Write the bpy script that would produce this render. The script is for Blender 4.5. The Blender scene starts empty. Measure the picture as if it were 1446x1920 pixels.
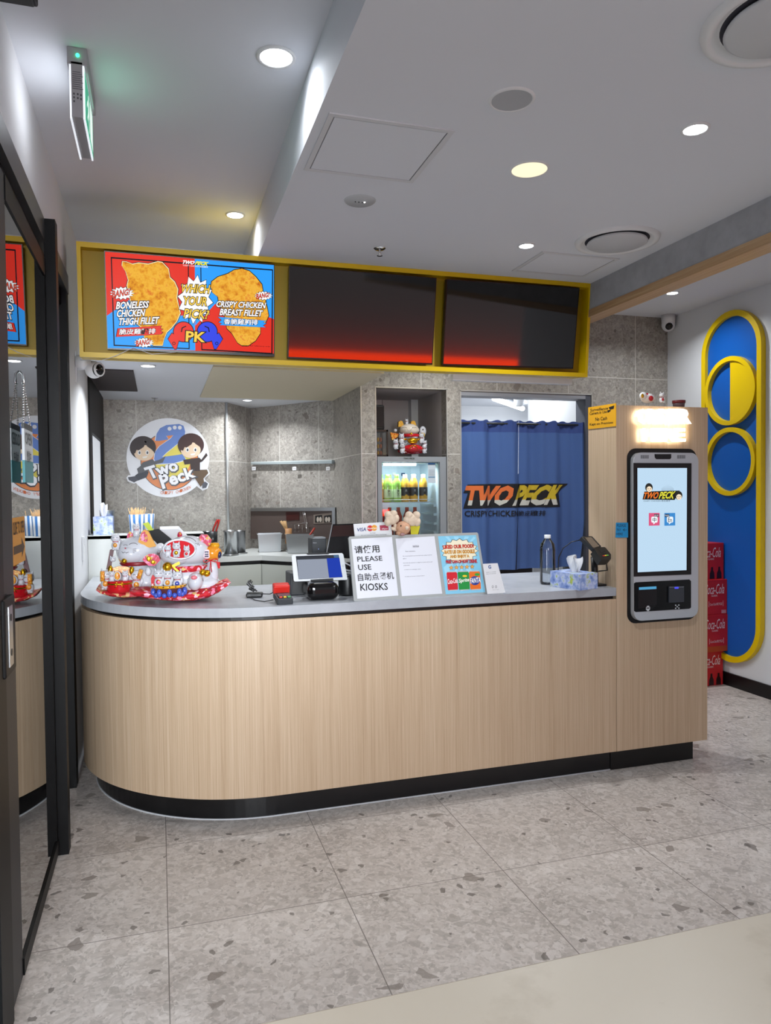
import bpy, bmesh, math, random
from mathutils import Vector, Matrix
random.seed(7)
SC = bpy.context.scene
COL = SC.collection
PI = math.pi
V = Vector

# ------------------------------------------------------------------ camera
F_PX, YAW, PITCH, ROLL, EYE = 1389.8, 0.296978, -0.0274756, -0.0103228, 1.6
_cy, _sy, _cp, _sp = math.cos(YAW), math.sin(YAW), math.cos(PITCH), math.sin(PITCH)
FW = V((_sy*_cp, _cy*_cp, _sp)); _r = V((_cy, -_sy, 0)); _u = _r.cross(FW)
RT = math.cos(ROLL)*_r + math.sin(ROLL)*_u
UP = -math.sin(ROLL)*_r + math.cos(ROLL)*_u
CAM = V((0, 0, EYE))
cd = bpy.data.cameras.new('camera'); co = bpy.data.objects.new('camera', cd); COL.objects.link(co)
cd.sensor_fit = 'HORIZONTAL'; cd.sensor_width = 36; cd.lens = F_PX/1446*36; cd.clip_start = .02
co.matrix_world = Matrix(((RT.x, UP.x, -FW.x, CAM.x), (RT.y, UP.y, -FW.y, CAM.y), (RT.z, UP.z, -FW.z, CAM.z), (0, 0, 0, 1)))
SC.camera = co
# ------------------------------------------------------------------ world, exposure, lamp powers
W = bpy.data.worlds.new('world'); SC.world = W; W.use_nodes = True
W.node_tree.nodes['Background'].inputs[0].default_value = (.76, .88, 1.0, 1)
W.node_tree.nodes['Background'].inputs[1].default_value = 1.75
SC.view_settings.view_transform = 'Standard'; SC.view_settings.look = 'None'
SC.view_settings.exposure = 0.15; SC.view_settings.gamma = 1.0; SC.view_settings.use_curve_mapping = False
POWER = {'down': 11.5, 'kitchen': 11.5, 'batten': 16.0, 'fridge': 3.2, 'day': 15.0, 'front': 30.0}
# daylight: through the open sliding door at the left; plus an added narrow fill light aimed at the counter's rounded end
for nm, loc, sx, sy, pw, dr, sp in (('daylight_door', (-1.7, .3, 1.35), 2.4, 2.4, POWER['day'], (1, .62, -.2), PI), ('front_fill', (-.35, -3.0, 1.7), 1.5, 1.6, POWER['front'], (.02, 1, -.12), .72), ('daylight_side', (-1.9, 3.3, 1.5), 1.6, 2.2, 14.0, (1, -.25, 0), PI)):
    _dl = bpy.data.lights.new(nm, 'AREA'); _dl.shape = 'RECTANGLE'; _dl.size = sx; _dl.size_y = sy; _dl.energy = pw; _dl.color = (.90, .95, 1.0); _dl.spread = sp
    _do = bpy.data.objects.new(nm, _dl); COL.objects.link(_do); _do.location = loc; _do.rotation_euler = V(dr).to_track_quat('-Z', 'Y').to_euler()
SC.cycles.use_denoising = True; SC.cycles.use_adaptive_sampling = True; SC.cycles.adaptive_min_samples = 16; SC.cycles.adaptive_threshold = .05
SC.cycles.max_bounces = 6; SC.cycles.diffuse_bounces = 3; SC.cycles.glossy_bounces = 3; SC.cycles.transparent_max_bounces = 12
SC.cycles.sample_clamp_indirect = 4.0
SC.cycles.caustics_reflective = False; SC.cycles.caustics_refractive = False


def ray(px, py):
    return FW + (px-723)/F_PX*RT - (py-960)/F_PX*UP


def at(px, py, ax, val):                       # where the sight line of a photo pixel meets a plane of the room
    d = ray(px, py); i = 'XYZ'.index(ax)
    return CAM + d*((val-CAM[i])/d[i])


def mpp(p):                                    # metres per photo pixel at a point
    return (V(p)-CAM).dot(FW)/F_PX


# ------------------------------------------------------------------ materials
def lin(c):
    if isinstance(c, str):
        c = [int(c[i:i+2], 16)/255 for i in (1, 3, 5)]
        c = [x/12.92 if x <= .04045 else ((x+.055)/1.055)**2.4 for x in c]
    return tuple(c)+(1,)


_M = {}


def mat(name, c='#808080', rough=.5, metal=0.0, spec=.5, em=None, es=1.0, trans=0.0, ior=1.45, coat=0.0):
    if name in _M: return _M[name]
    m = bpy.data.materials.new(name); m.use_nodes = True
    b = m.node_tree.nodes['Principled BSDF']
    b.inputs['Base Color'].default_value = lin(c); b.inputs['Roughness'].default_value = rough
    b.inputs['Metallic'].default_value = metal; b.inputs['Specular IOR Level'].default_value = spec
    b.inputs['IOR'].default_value = ior; b.inputs['Transmission Weight'].default_value = trans
    b.inputs['Coat Weight'].default_value = coat
    if em:
        b.inputs['Emission Color'].default_value = lin(em); b.inputs['Emission Strength'].default_value = es
    _M[name] = m
    return m


def scr(c, es=1.0):                            # what a lit screen shows
    return mat('screen '+c+str(es), '#030303', .25, spec=.04, em=c, es=es)


def pt(c, rough=.55):                          # plain print or paint
    return mat('paint '+c+str(rough), c, rough)


def gl(c):                                     # glazed ceramic
    return mat('glaze '+c, c, .12, coat=.5)


class NT:
    def __init__(s, m):
        s.t = m.node_tree; s.n = s.t.nodes; s.b = s.n['Principled BSDF']

    def add(s, kind, **kw):
        n = s.n.new(kind)
        for k, v in kw.items():
            if k.startswith('i_'):
                k = k[2:]; k = int(k) if k.isdigit() else k.replace('_', ' ')
                s.put(n.inputs[k], v)
            else: setattr(n, k, v)
        return n

    def put(s, sock, v):
        if isinstance(v, bpy.types.NodeSocket): s.t.links.new(v, sock)
        else: sock.default_value = v

    def math(s, op, a, b=0.0, c=0.0):
        n = s.n.new('ShaderNodeMath'); n.operation = op
        s.put(n.inputs[0], a); s.put(n.inputs[1], b); s.put(n.inputs[2], c)
        return n.outputs[0]

    def mix(s, f, a, b):
        n = s.n.new('ShaderNodeMix'); n.data_type = 'RGBA'
        s.put(n.inputs[0], f); s.put(n.inputs[6], a); s.put(n.inputs[7], b)
        return n.outputs[2]

    def ramp(s, f, stops, interp='LINEAR'):
        n = s.n.new('ShaderNodeValToRGB'); s.put(n.inputs[0], f); r = n.color_ramp; r.interpolation = interp
        while len(r.elements) < len(stops): r.elements.new(.5)
        for e, (p, c) in zip(r.elements, stops): e.position = p; e.color = lin(c)
        return n.outputs[0]


def terrazzo(name, base, lo, hi, grout, lines, rough=.4, tint=1.0):
    m = mat(name, base, rough); t = NT(m)
    co_ = t.add('ShaderNodeTexCoord').outputs['Object']
    nz = t.add('ShaderNodeTexNoise', i_Vector=co_, i_Scale=9.0, i_Detail=4.0)
    dv = t.add('ShaderNodeVectorMath', operation='SCALE', i_0=nz.outputs['Color']); dv.inputs['Scale'].default_value = .07
    cv = t.add('ShaderNodeVectorMath', operation='ADD', i_0=co_, i_1=dv.outputs[0]).outputs[0]

    def chips(scale, thr, edge):
        a = t.add('ShaderNodeTexVoronoi', i_Vector=cv, i_Scale=scale)
        sp = t.add('ShaderNodeSeparateColor', i_0=a.outputs['Color'])
        k = t.math('GREATER_THAN', sp.outputs[0], thr)
        if scale < 50:
            e = t.add('ShaderNodeTexVoronoi', feature='DISTANCE_TO_EDGE', i_Vector=cv, i_Scale=scale)
            k = t.math('MULTIPLY', k, t.math('GREATER_THAN', e.outputs[0], edge))
        return k, sp.outputs[1], sp.outputs[2]
    c = t.ramp(t.add('ShaderNodeTexNoise', i_Vector=co_, i_Scale=2.2, i_Detail=6.0, i_Roughness=.65).outputs[0],
               [(.3, lo), (.5, base), (.72, hi)])
    k, g, _ = chips(6.5, .84, .13); c = t.mix(t.math('MULTIPLY', k, .55), c, t.ramp(g, [(0, lo), (.7, lo), (1, hi)]))
    k, g, _ = chips(120.0, .35, .03); c = t.mix(t.math('MULTIPLY', k, .6), c, t.ramp(g, [(0, lo), (.5, base), (1, hi)]))
    k, g, _ = chips(62.0, .35, .03); c = t.mix(t.math('MULTIPLY', k, .55), c, t.ramp(g, [(0, lo), (.5, base), (1, hi)]))
    k, g, _ = chips(26.0, .62, .08); c = t.mix(t.math('MULTIPLY', k, .6), c, t.ramp(g, [(0, lo), (.45, base), (1, hi)]))
    k, g, b_ = chips(15.0, .972, .14)
    c = t.mix(t.math('MULTIPLY', k, .75), c, t.ramp(g, [(0, '#6b625c'), (.45, '#8d847c'), (.7, '#7a7069'), (.85, hi), (1, hi)]))
    k, g, b_ = chips(36.0, .982, .10); c = t.mix(t.math('MULTIPLY', k, .75), c, lin('#655e58'))
    if lines:
        sx = t.add('ShaderNodeSeparateXYZ', i_0=co_); gm = None
        for ax, c0, sp, w in lines:
            q = t.math('DIVIDE', t.math('SUBTRACT', sx.outputs[ax], c0), sp)
            d = t.math('MULTIPLY', t.math('ABSOLUTE', t.math('SUBTRACT', q, t.math('ROUND', q))), sp)
            k = t.math('LESS_THAN', d, w/2)
            gm = k if gm is None else t.math('MAXIMUM', gm, k)
        c = t.mix(gm, c, lin(grout))
    t.put(t.b.inputs['Base Color'], c)
    return m


def veneer(name, c0, c1, c2, scale):
    m = mat(name, c1, .42); t = NT(m)
    co_ = t.add('ShaderNodeTexCoord').outputs['Object']
    mp = t.add('ShaderNodeMapping', i_Vector=co_, i_Scale=scale).outputs[0]
    n1 = t.add('ShaderNodeTexNoise', i_Vector=mp, i_Scale=1.0, i_Detail=5.0, i_Roughness=.7).outputs[0]
    mp2 = t.add('ShaderNodeMapping', i_Vector=co_, i_Scale=tuple(x*.16 for x in scale)).outputs[0]
    n2 = t.add('ShaderNodeTexNoise', i_Vector=mp2, i_Scale=1.0, i_Detail=3.0).outputs[0]
    f = t.math('ADD', t.math('MULTIPLY', n1, .72), t.math('MULTIPLY', n2, .28))
    t.put(t.b.inputs['Base Color'], t.ramp(f, [(.32, c0), (.5, c1), (.66, c2)]))
    return m


def mottled(name, stops, scale, rough=.5, coat=0.0, detail=4.0, em=False, vor=False):
    m = mat(name, '#888888', rough, coat=coat, spec=.05 if em else .5); t = NT(m)
    co_ = t.add('ShaderNodeTexCoord').outputs['Object']
    if vor:
        a = t.add('ShaderNodeTexVoronoi', i_Vector=co_, i_Scale=scale)
        f = t.add('ShaderNodeSeparateColor', i_0=a.outputs['Color']).outputs[0]
        c = t.ramp(f, stops, 'CONSTANT')
    else:
        c = t.ramp(t.add('ShaderNodeTexNoise', i_Vector=co_, i_Scale=scale, i_Detail=detail, i_Roughness=.65).outputs[0], stops)
    if em:
        t.put(t.b.inputs['Base Color'], (0.004, 0.004, 0.004, 1)); t.put(t.b.inputs['Emission Color'], c); t.b.inputs['Emission Strength'].default_value = em
    else: t.put(t.b.inputs['Base Color'], c)
    return m


def thin_glass(name, tint, boost=1.0, rough=0.0):
    m = bpy.data.materials.new(name); m.use_nodes = True; t = m.node_tree; t.nodes.clear()
    o = t.nodes.new('ShaderNodeOutputMaterial'); mx = t.nodes.new('ShaderNodeMixShader')
    tr = t.nodes.new('ShaderNodeBsdfTransparent'); tr.inputs[0].default_value = tuple(tint)+(1,)
    g = t.nodes.new('ShaderNodeBsdfGlossy'); g.inputs['Roughness'].default_value = rough
    fr = t.nodes.new('ShaderNodeFresnel'); fr.inputs[0].default_value = 1.5
    ml = t.nodes.new('ShaderNodeMath'); ml.operation = 'MULTIPLY'; ml.inputs[1].default_value = boost; ml.use_clamp = True
    t.links.new(fr.outputs[0], ml.inputs[0]); t.links.new(ml.outputs[0], mx.inputs[0])
    t.links.new(tr.outputs[0], mx.inputs[1]); t.links.new(g.outputs[0], mx.inputs[2]); t.links.new(mx.outputs[0], o.inputs[0])
    return m


WHITE = mat('white wall paint', '#d9dadd', .75)
CEIL = mat('white ceiling paint', '#d9dce3', .85)
GREYB = mottled('grey plaster beam', [(.3, '#9a9a9d'), (.7, '#aeaeb2')], 7, .8)
BLACK = mat('black laminate', '#0c0c0d', .35)
FRAME = mat('black door frame', '#060607', .5, spec=.25)
ALU = mat('grey aluminium', '#6f7072', .35, .8)
STEEL = mat('brushed steel', '#b9bcbf', .28, 1.0)
CHROME = mat('chrome', '#d8d8d8', .12, 1.0)
PLAST_B = mat('black plastic', '#131416', .4)
PLAST_G = mat('dark grey plastic', '#2a2d31', .45)
PLAST_W = mat('white plastic', '#d9dadc', .4)
PAPER = mat('white paper', '#dcdcdf', .6)
YEL = mat('yellow powder coat', '#d8b400', .4)
FLOOR = terrazzo('terrazzo floor tile', '#c3b9b2', '#9c948d', '#d9d1cb', '#77706a', [(0, .005, .677, .0035), (1, 2.805, .677, .0035)], .38)
WTILE = terrazzo('terrazzo wall tile', '#98938c', '#77736e', '#b2ada6', '#c9c6c0', [(0, 2.044, .673, .006), (2, 2.577, .675, .006)], .45)
WTILE2 = terrazzo('terrazzo kitchen tile', '#979289', '#76726c', '#b2ada5', '#b9b6b0', [(0, .62, .8, .007), (2, 1.9, 1.2, .007)], .4)
WTILE3 = terrazzo('terrazzo angled kitchen tile', '#98938d', '#75716c', '#b2ada6', '#b9b6b0', [(0, 1.13, .3, .005), (2, 1.9, 1.2, .007)], .4)
WOOD = veneer('light oak veneer', '#ae9376', '#c2a88b', '#d0b99f', (230, 230, 1.8))
WOODB = veneer('light oak beam veneer', '#9c7852', '#b18d66', '#c2a27c', (60, 1.5, 60))
QUARTZ = mottled('white quartz', [(.35, '#a0a3a9'), (.6, '#aeb1b7')], 3.0, .25, detail=8)
CREAM = mottled('cream quartz', [(.36, '#bdae9a'), (.45, '#cdbfac'), (.7, '#d0c3b1')], 2.2, .35, detail=9)
GLASS = thin_glass('clear glass', (.93, .96, .95), 1.7)
CLEAR = thin_glass('clear bottle plastic', (.86, .9, .93), 1.6, .05)


# ------------------------------------------------------------------ mesh builder
class Pl:                                      # a plane with its own axes: u right, v up, n towards the viewer
    def __init__(s, o, u=(1, 0, 0), v=(0, 0, 1)):
        s.o = V(o); s.u = V(u).normalized(); s.v = V(v).normalized(); s.n = s.u.cross(s.v).normalized()

    def pt(s, a, b, h=0.0): return s.o + s.u*a + s.v*b + s.n*h

    def px(s, x, y, h=0.0):
        d = ray(x, y); return CAM + d*((s.o + s.n*h - CAM).dot(s.n)/d.dot(s.n))


_T = {}


def text_data(s, off=0.0, shear=0.0, sp=1.0):
    k = (s, off, shear, sp)
    if k in _T: return _T[k]
    cu = bpy.data.curves.new('lettering', 'FONT'); cu.body = s; cu.offset = off; cu.shear = shear; cu.space_character = sp
    cu.fill_mode = 'FRONT'; cu.resolution_u = 2
    ob = bpy.data.objects.new('lettering', cu); COL.objects.link(ob)
    me = bpy.data.meshes.new_from_object(ob.evaluated_get(bpy.context.evaluated_depsgraph_get()))
    _T[k] = ([(v.co.x, v.co.y) for v in me.vertices], [tuple(p.vertices) for p in me.polygons])
    bpy.data.objects.remove(ob); bpy.data.curves.remove(cu); bpy.data.meshes.remove(me)
    return _T[k]


class B:
    def __init__(s): s.bm = bmesh.new(); s.mats = []

    def slot(s, m):
        if m not in s.mats: s.mats.append(m)
        return s.mats.index(m)

    def fin(s, faces, m, smooth=False):
        i = s.slot(m)
        for f in faces: f.material_index = i; f.smooth = smooth
        return s

    def face(s, pts, m, n=None):
        vs = [s.bm.verts.new(p) for p in pts]; f = s.bm.faces.new(vs)
        f.normal_update()
        if n is not None and f.normal.dot(n) < 0: f.normal_flip()
        return s.fin([f], m)

    def box(s, c, size, m, rot=None, bev=0.0, seg=2):
        r = bmesh.ops.create_cube(s.bm, size=1)['verts']
        M = Matrix.Translation(V(c)) @ (rot.to_4x4() if rot else Matrix()) @ Matrix.Diagonal(V(size)).to_4x4()
        bmesh.ops.transform(s.bm, matrix=M, verts=r)
        fs = set(f for v in r for f in v.link_faces)
        if bev:
            q = bmesh.ops.bevel(s.bm, geom=list(set(e for v in r for e in v.link_edges)), offset=bev, segments=seg, affect='EDGES', profile=.5)
            fs = set(f for f in fs if f.is_valid) | set(q['faces'])
        return s.fin(fs, m, False)

    def bx(s, a, b, m, bev=0.0):               # box between two corners
        a, b = V(a), V(b)
        return s.box((a+b)/2, [max(abs(x), 1e-4) for x in (b-a)], m, None, bev)

    def prism(s, pts, vec, m, smooth=False, m2=None):
        pts = [V(p) for p in pts]; vec = V(vec)
        lo = [s.bm.verts.new(p) for p in pts]; hi = [s.bm.verts.new(p+vec) for p in pts]
        fs = [s.bm.faces.new(lo), s.bm.faces.new(hi)]
        n = len(pts); sd = [s.bm.faces.new((lo[i], lo[(i+1) % n], hi[(i+1) % n], hi[i])) for i in range(n)]
        bmesh.ops.recalc_face_normals(s.bm, faces=fs+sd)
        s.fin(fs, m); s.fin(sd, m2 or m, smooth)
        return s

    def cone(s, p0, p1, r0, r1, m, seg=24, smooth=True):
        p0, p1 = V(p0), V(p1); d = p1-p0
        r = bmesh.ops.create_cone(s.bm, cap_ends=True, segments=seg, radius1=max(r0, 1e-5), radius2=max(r1, 1e-5), depth=d.length)['verts']
        bmesh.ops.transform(s.bm, matrix=Matrix.Translation((p0+p1)/2) @ d.to_track_quat('Z', 'Y').to_matrix().to_4x4(), verts=r)
        fs = set(f for v in r for f in v.link_faces); s.fin(fs, m, False)
        for f in fs: f.smooth = smooth and len(f.verts) == 4
        return s

    def lathe(s, prof, o, m, seg=32, axis=(0, 0, 1), smooth=True, mats=None):
        q = V(axis).to_track_quat('Z', 'Y'); o = V(o); rings = []
        for r, z in prof:
            rings.append([s.bm.verts.new(o + q @ V((max(r, 1e-5)*math.cos(2*PI*k/seg), max(r, 1e-5)*math.sin(2*PI*k/seg), z))) for k in range(seg)])
        for j in range(len(rings)-1):
            a, b = rings[j], rings[j+1]
            fs = [s.bm.faces.new((a[k], a[(k+1) % seg], b[(k+1) % seg], b[k])) for k in range(seg)]
            s.fin(fs, mats[j] if mats else m, smooth)
        return s

    def ell(s, c, r, m, rot=None, seg=20):
        if isinstance(r, (int, float)): r = (r, r, r)
        v = bmesh.ops.create_uvsphere(s.bm, u_segments=seg, v_segments=max(8, seg*2//3), radius=1)['verts']
        M = Matrix.Translation(V(c)) @ (rot.to_4x4() if rot else Matrix()) @ Matrix.Diagonal(V(r)).to_4x4()
        bmesh.ops.transform(s.bm, matrix=M, verts=v)
        return s.fin(set(f for x in v for f in x.link_faces), m, True)

    def tube(s, pts, r, m, seg=8):
        pts = [V(p) for p in pts]; rings = []; n = len(pts)
        for i, p in enumerate(pts):
            d = (pts[min(i+1, n-1)]-pts[max(i-1, 0)]).normalized(); q = d.to_track_quat('Z', 'Y'); rr = r[i] if isinstance(r, (list, tuple)) else r
            rings.append([s.bm.verts.new(p + q @ V((rr*math.cos(2*PI*k/seg), rr*math.sin(2*PI*k/seg), 0))) for k in range(seg)])
        fs = []
        for a, b in zip(rings, rings[1:]):
            best = min(range(seg), key=lambda t: sum((a[k].co-b[(k+t) % seg].co).length for k in range(0, seg, 2)))
            fs += [s.bm.faces.new((a[k], a[(k+1) % seg], b[(k+1+best) % seg], b[(k+best) % seg])) for k in range(seg)]
        fs += [s.bm.faces.new(list(reversed(rings[0]))), s.bm.faces.new(rings[-1])]
        return s.fin(fs, m, True)

    def flat(s, pl, pts, h, m, th=0.0):        # a thin printed or cut-out shape on a plane, given in photo pixels
        q = [pl.px(x, y, h) for x, y in pts]
        return s.prism(q, -pl.n*th, m) if th else s.face(q, m, pl.n)

    def flat2(s, pl, pts, h, m, th=0.0):       # the same in metres on the plane
        q = [pl.pt(x, y, h) for x, y in pts]
        return s.prism(q, -pl.n*th, m) if th else s.face(q, m, pl.n)

    def word(s, fn, txt, m, off=0.0, shear=0.0, sp=1.0, n=None, th=None):
        """Lettering fitted to the unit square of fn(u, v)."""
        base, _ = text_data(txt, 0.0, shear, sp); vs, fs = text_data(txt, off, shear, sp)
        x0, x1 = min(p[0] for p in base), max(p[0] for p in base); y0, y1 = min(p[1] for p in base), max(p[1] for p in base)
        vv = [s.bm.verts.new(fn((x-x0)/(x1-x0), (y-y0)/(y1-y0))) for x, y in vs]; out = []
        for f in fs:
            try: q = s.bm.faces.new([vv[i] for i in f])
            except ValueError: continue
            q.normal_update()
            if n is not None and q.normal.dot(n) < 0: q.normal_flip()
            out.append(q)
        if th:
            r = bmesh.ops.extrude_face_region(s.bm, geom=out); vs2 = [g for g in r['geom'] if isinstance(g, bmesh.types.BMVert)]
            bmesh.ops.translate(s.bm, vec=th, verts=vs2); out = list(set(f for v in vs2 for f in v.link_faces) | set(f for f in out if f.is_valid))
        return s.fin(out, m)

    def wpx(s, pl, txt, quad, h, m, off=0.0, shear=0.0, sp=1.0, th=None):   # quad: photo pixels TL, TR, BR, BL
        a, b, c, d = [pl.px(x, y, h) for x, y in quad]
        return s.word(lambda u, v: (d*(1-u)+c*u)*(1-v) + (a*(1-u)+b*u)*v, txt, m, off, shear, sp, pl.n, th)

    def wpl(s, pl, txt, a0, b0, a1, b1, h, m, off=0.0, shear=0.0, sp=1.0, th=None):
        return s.word(lambda u, v: pl.pt(a0+(a1-a0)*u, b0+(b1-b0)*v, h), txt, m, off, shear, sp, pl.n, th)


def rrect(a0, b0, a1, b1, r, k=6):
    out = []
    for cx, cy, s0 in ((a1-r, b1-r, 0), (a0+r, b1-r, 1), (a0+r, b0+r, 2), (a1-r, b0+r, 3)):
        out += [(cx+r*math.cos((s0+i/k)*PI/2), cy+r*math.sin((s0+i/k)*PI/2)) for i in range(k+1)]
    return out


def oval(cx, cy, rx, ry, n=32, a0=0.0, a1=2*PI): return [(cx+rx*math.cos(a0+(a1-a0)*i/n), cy+ry*math.sin(a0+(a1-a0)*i/n)) for i in range(n + (a1-a0 < 6.2))]


def burst(cx, cy, rx, ry, n, k=.78, rot=0.0):
    return [(cx+rx*(1 if i % 2 == 0 else k)*math.cos(PI*i/n+rot), cy+ry*(1 if i % 2 == 0 else k)*math.sin(PI*i/n+rot)) for i in range(2*n)]


def grow(pts, d):                              # push an outline outwards from its middle
    cx = sum(p[0] for p in pts)/len(pts); cy = sum(p[1] for p in pts)/len(pts)
    return [(x+d*(x-cx)/max(1e-6, math.hypot(x-cx, y-cy)), y+d*(y-cy)/max(1e-6, math.hypot(x-cx, y-cy))) for x, y in pts]


def obj(name, b, parent=None, local=False):
    """One mesh object; coordinates are those of the room unless local."""
    me = bpy.data.meshes.new(name); off = V((0, 0, 0))
    if parent is not None and not local:
        p = parent
        while p is not None: off += p.location; p = p.parent
    if off.length: bmesh.ops.translate(b.bm, vec=-off, verts=b.bm.verts[:])
    b.bm.to_mesh(me); b.bm.free()
    for m in b.mats: me.materials.append(m)
    o = bpy.data.objects.new(name, me); COL.objects.link(o); o.parent = parent
    return o


def thing(name, label, cat, loc=(0, 0, 0), group=None):
    o = bpy.data.objects.new(name, None); COL.objects.link(o); o.location = loc; o.empty_display_size = .05
    return tag(o, label, cat, group)


def tag(o, label, cat, group=None):
    o['label'] = label; o['category'] = cat
    if group: o['group'] = group
    return o


def struct(name, b=None, parent=None):
    if b is None:
        o = bpy.data.objects.new(name, None); COL.objects.link(o); o.parent = parent
    else: o = obj(name, b, parent)
    if parent is None: o['kind'] = 'structure'
    return o


def dup(root, loc, label, group=None):
    r = root.copy(); COL.objects.link(r); r.location = loc; r['label'] = label
    if group: r['group'] = group
    for ch in list(root.children):
        c = ch.copy(); COL.objects.link(c); c.parent = r
        for g in ch.children:
            d = g.copy(); COL.objects.link(d); d.parent = c
    return r


def area(name, loc, size, power, color, parent, shape='DISK', size_y=None, dirn=(0, 0, -1), spread=PI):
    l = bpy.data.lights.new(name, 'AREA'); l.shape = shape; l.size = size; l.energy = power; l.color = color; l.spread = spread
    if size_y: l.size_y = size_y
    o = bpy.data.objects.new(name, l); COL.objects.link(o); o.parent = parent
    off = parent.location if parent else V((0, 0, 0))
    o.location = V(loc)-off; o.rotation_euler = V(dirn).to_track_quat('-Z', 'Y').to_euler()
    return o


# ================================================================== the room
XL, XR, YB = -.46, 4.40, 5.66
ZC, ZH, ZK = 2.944, 3.18, 2.445
struct('floor', B().bx((-5, -7.2, -.1), (10, 9.5, 0), FLOOR))
struct('ceiling', B().bx((.566, -1.5, ZC), (2.722, 5.66, ZH+.1), CEIL))
struct('ceiling_left', B().bx((XL-.1, -1.5, ZH), (.566, 5.0, ZH+.1), CEIL))
struct('ceiling_right', B().bx((2.834, -1.5, 3.13), (4.5, YB, 3.28), CEIL))
b = B().bx((XL-.1, 5.0, ZK), (1.54, 7.9, ZH+.1), CEIL)
struct('ceiling_kitchen', b)
struct('trim_1', B().bx((.36, 5.02, ZK-.012), (1.538, 6.64, ZK), mat('cream ceiling board', '#cfc6ae', .8)))
struct('trim_2', B().bx((XL+.01, 5.34, ZK-.01), (-.148, 6.39, ZK), mat('dark ceiling board', '#40393a', .7)))
b = B().bx((2.722, -1.5, 2.776), (2.834, YB, 3.28), GREYB)
beam = struct('beam', b)
struct('timber_edge', B().bx((2.717, -1.5, 2.729), (2.831, YB, 2.776), WOODB), beam)
struct('wall_right', B().bx((XR, .05, 0), (XR+.12, YB+.1, 3.2), WHITE))
struct('baseboard_right', B().bx((XR-.014, .05, 0), (XR, YB, .105), BLACK))
struct('wall_opposite', B().bx((-5, -7.2, 0), (10, -7.0, 3.4), mat('walkway wall', '#8c8580', .8)))
# back wall: tiled, with the fridge alcove and the curtained doorway left open
b = B()
for x0, x1, z0, z1 in ((1.54, 1.659, 0, ZC+.3), (1.659, 2.265, 2.43, ZC+.3), (2.265, 2.386, 0, ZC+.3), (2.386, 3.62, 2.425, ZC+.3), (3.62, XR, 0, 3.13)):
    b.bx((x0, YB, z0), (x1, YB+.12, z1), WTILE)
struct('wall_back', b)
b = B().bx((1.54, YB+.12, 0), (1.659, 6.70, ZC), WTILE)
struct('wall_return', b)
edge = mat('pale metal edge', '#c4c4c2', .35, .6)
b = B()
for x in (1.659, 2.265): b.bx((x-.004, YB-.003, 0), (x+.004, YB+.004, 2.43), edge)
b.bx((1.655, YB-.003, 2.426), (2.269, YB+.004, 2.434), edge)
for x in (2.386, 3.62): b.bx((x-.005, YB-.004, 0), (x+.005, YB+.004, 2.425), edge)
b.bx((2.381, YB-.004, 2.42), (3.625, YB+.004, 2.43), edge)
b.bx((1.536, YB-.002, 0), (1.543, YB+.003, ZC), edge)
struct('trim_3', b)
# alcove lining
agrey = mat('alcove board', '#b9b3b4', .7)
b = B().bx((1.659, 6.446, 0), (2.265, 6.5, 2.5), agrey).bx((1.659, YB+.12, 2.43), (2.265, 6.446, 2.5), agrey)
b.bx((2.265, YB+.12, 0), (2.33, 6.5, 2.5), agrey).bx((1.95, 6.44, 1.9), (1.956, 6.447, 2.43), mat('board joint', '#8c8788', .8))
struct('wall_alcove', b)
# kitchen walls
b = B().prism([(XL-.1, 7.05, 0), (.62, 7.05, 0), (.62, 7.2, 0), (XL-.1, 7.2, 0)], (0, 0, 2.6), WTILE2)
struct('wall_kitchen', b)
b = B().prism([(.62, 7.05, 0), (.892, 7.5, 0), (.85, 7.6, 0), (.55, 7.2, 0)], (0, 0, 2.6), WTILE3)
b.prism([(.892, 7.5, 0), (1.54, 6.624, 0), (1.62, 6.72, 0), (.95, 7.65, 0)], (0, 0, 2.6), WTILE3)
struct('wall_kitchen_corner', b)
struct('trim_4', B().cone((.618, 7.04, 1.05), (.618, 7.04, ZK), .012, .012, mat('pale steel corner strip', '#c9cccd', .3, .7)))
# doorway room beyond the curtain
b = B().bx((2.2, 8.9, 0), (5.6, 9.0, 2.9), WHITE).bx((3.42, 6.35, 0), (5.4, 6.45, 2.9), WHITE)
b.bx((2.2, YB+.7, 0), (2.28, 9, 2.9), WHITE)
struct('wall_storeroom', b)
struct('ceiling_storeroom', B().bx((2.2, YB+.12, 2.70), (5.6, 9.0, 2.8), CEIL))
b = B().bx((3.56, YB+.005, 0), (3.615, YB+.16, 2.42), mat('dark grey door jamb', '#4a4d57', .5))
b.bx((2.39, YB+.005, 2.385), (3.56, YB+.16, 2.42), mat('grey door head', '#8d8f96', .5))
struct('door_2', b)
# left wall: white above the sliding doors, white nib, then the black kitchen window
b = B().bx((XL-.14, -1.5, 2.80), (XL, 4.43, ZH+.1), WHITE).bx((XL-.14, 4.43, 0), (XL, 5.58, ZH+.1), WHITE)
b.bx((XL-.14, 6.95, 0), (XL, 7.2, 2.6), WHITE).bx((XL-.14, 5.58, 0), (XL, 6.95, 1.30), WHITE)
struct('wall_left', b)
b = B()
for y0, y1, z0, z1 in ((5.58, 5.75, 1.3, 2.6), (6.80, 6.95, 1.3, 2.6), (5.75, 6.80, 2.05, 2.6), (5.75, 6.8, 1.3, 1.34)):
    b.bx((XL-.12, y0, z0), (XL+.012, y1, z1), FRAME)
w1 = struct('window_1', b)
struct('pane', B().bx((XL-.02, 5.75, 1.34), (XL-.01, 6.8, 2.05), mat('pane with daylight glow', '#c9ced4', .5, em='#dfe6ef', es=.55)), w1)  # daylight put into the pane as its own glow
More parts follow.
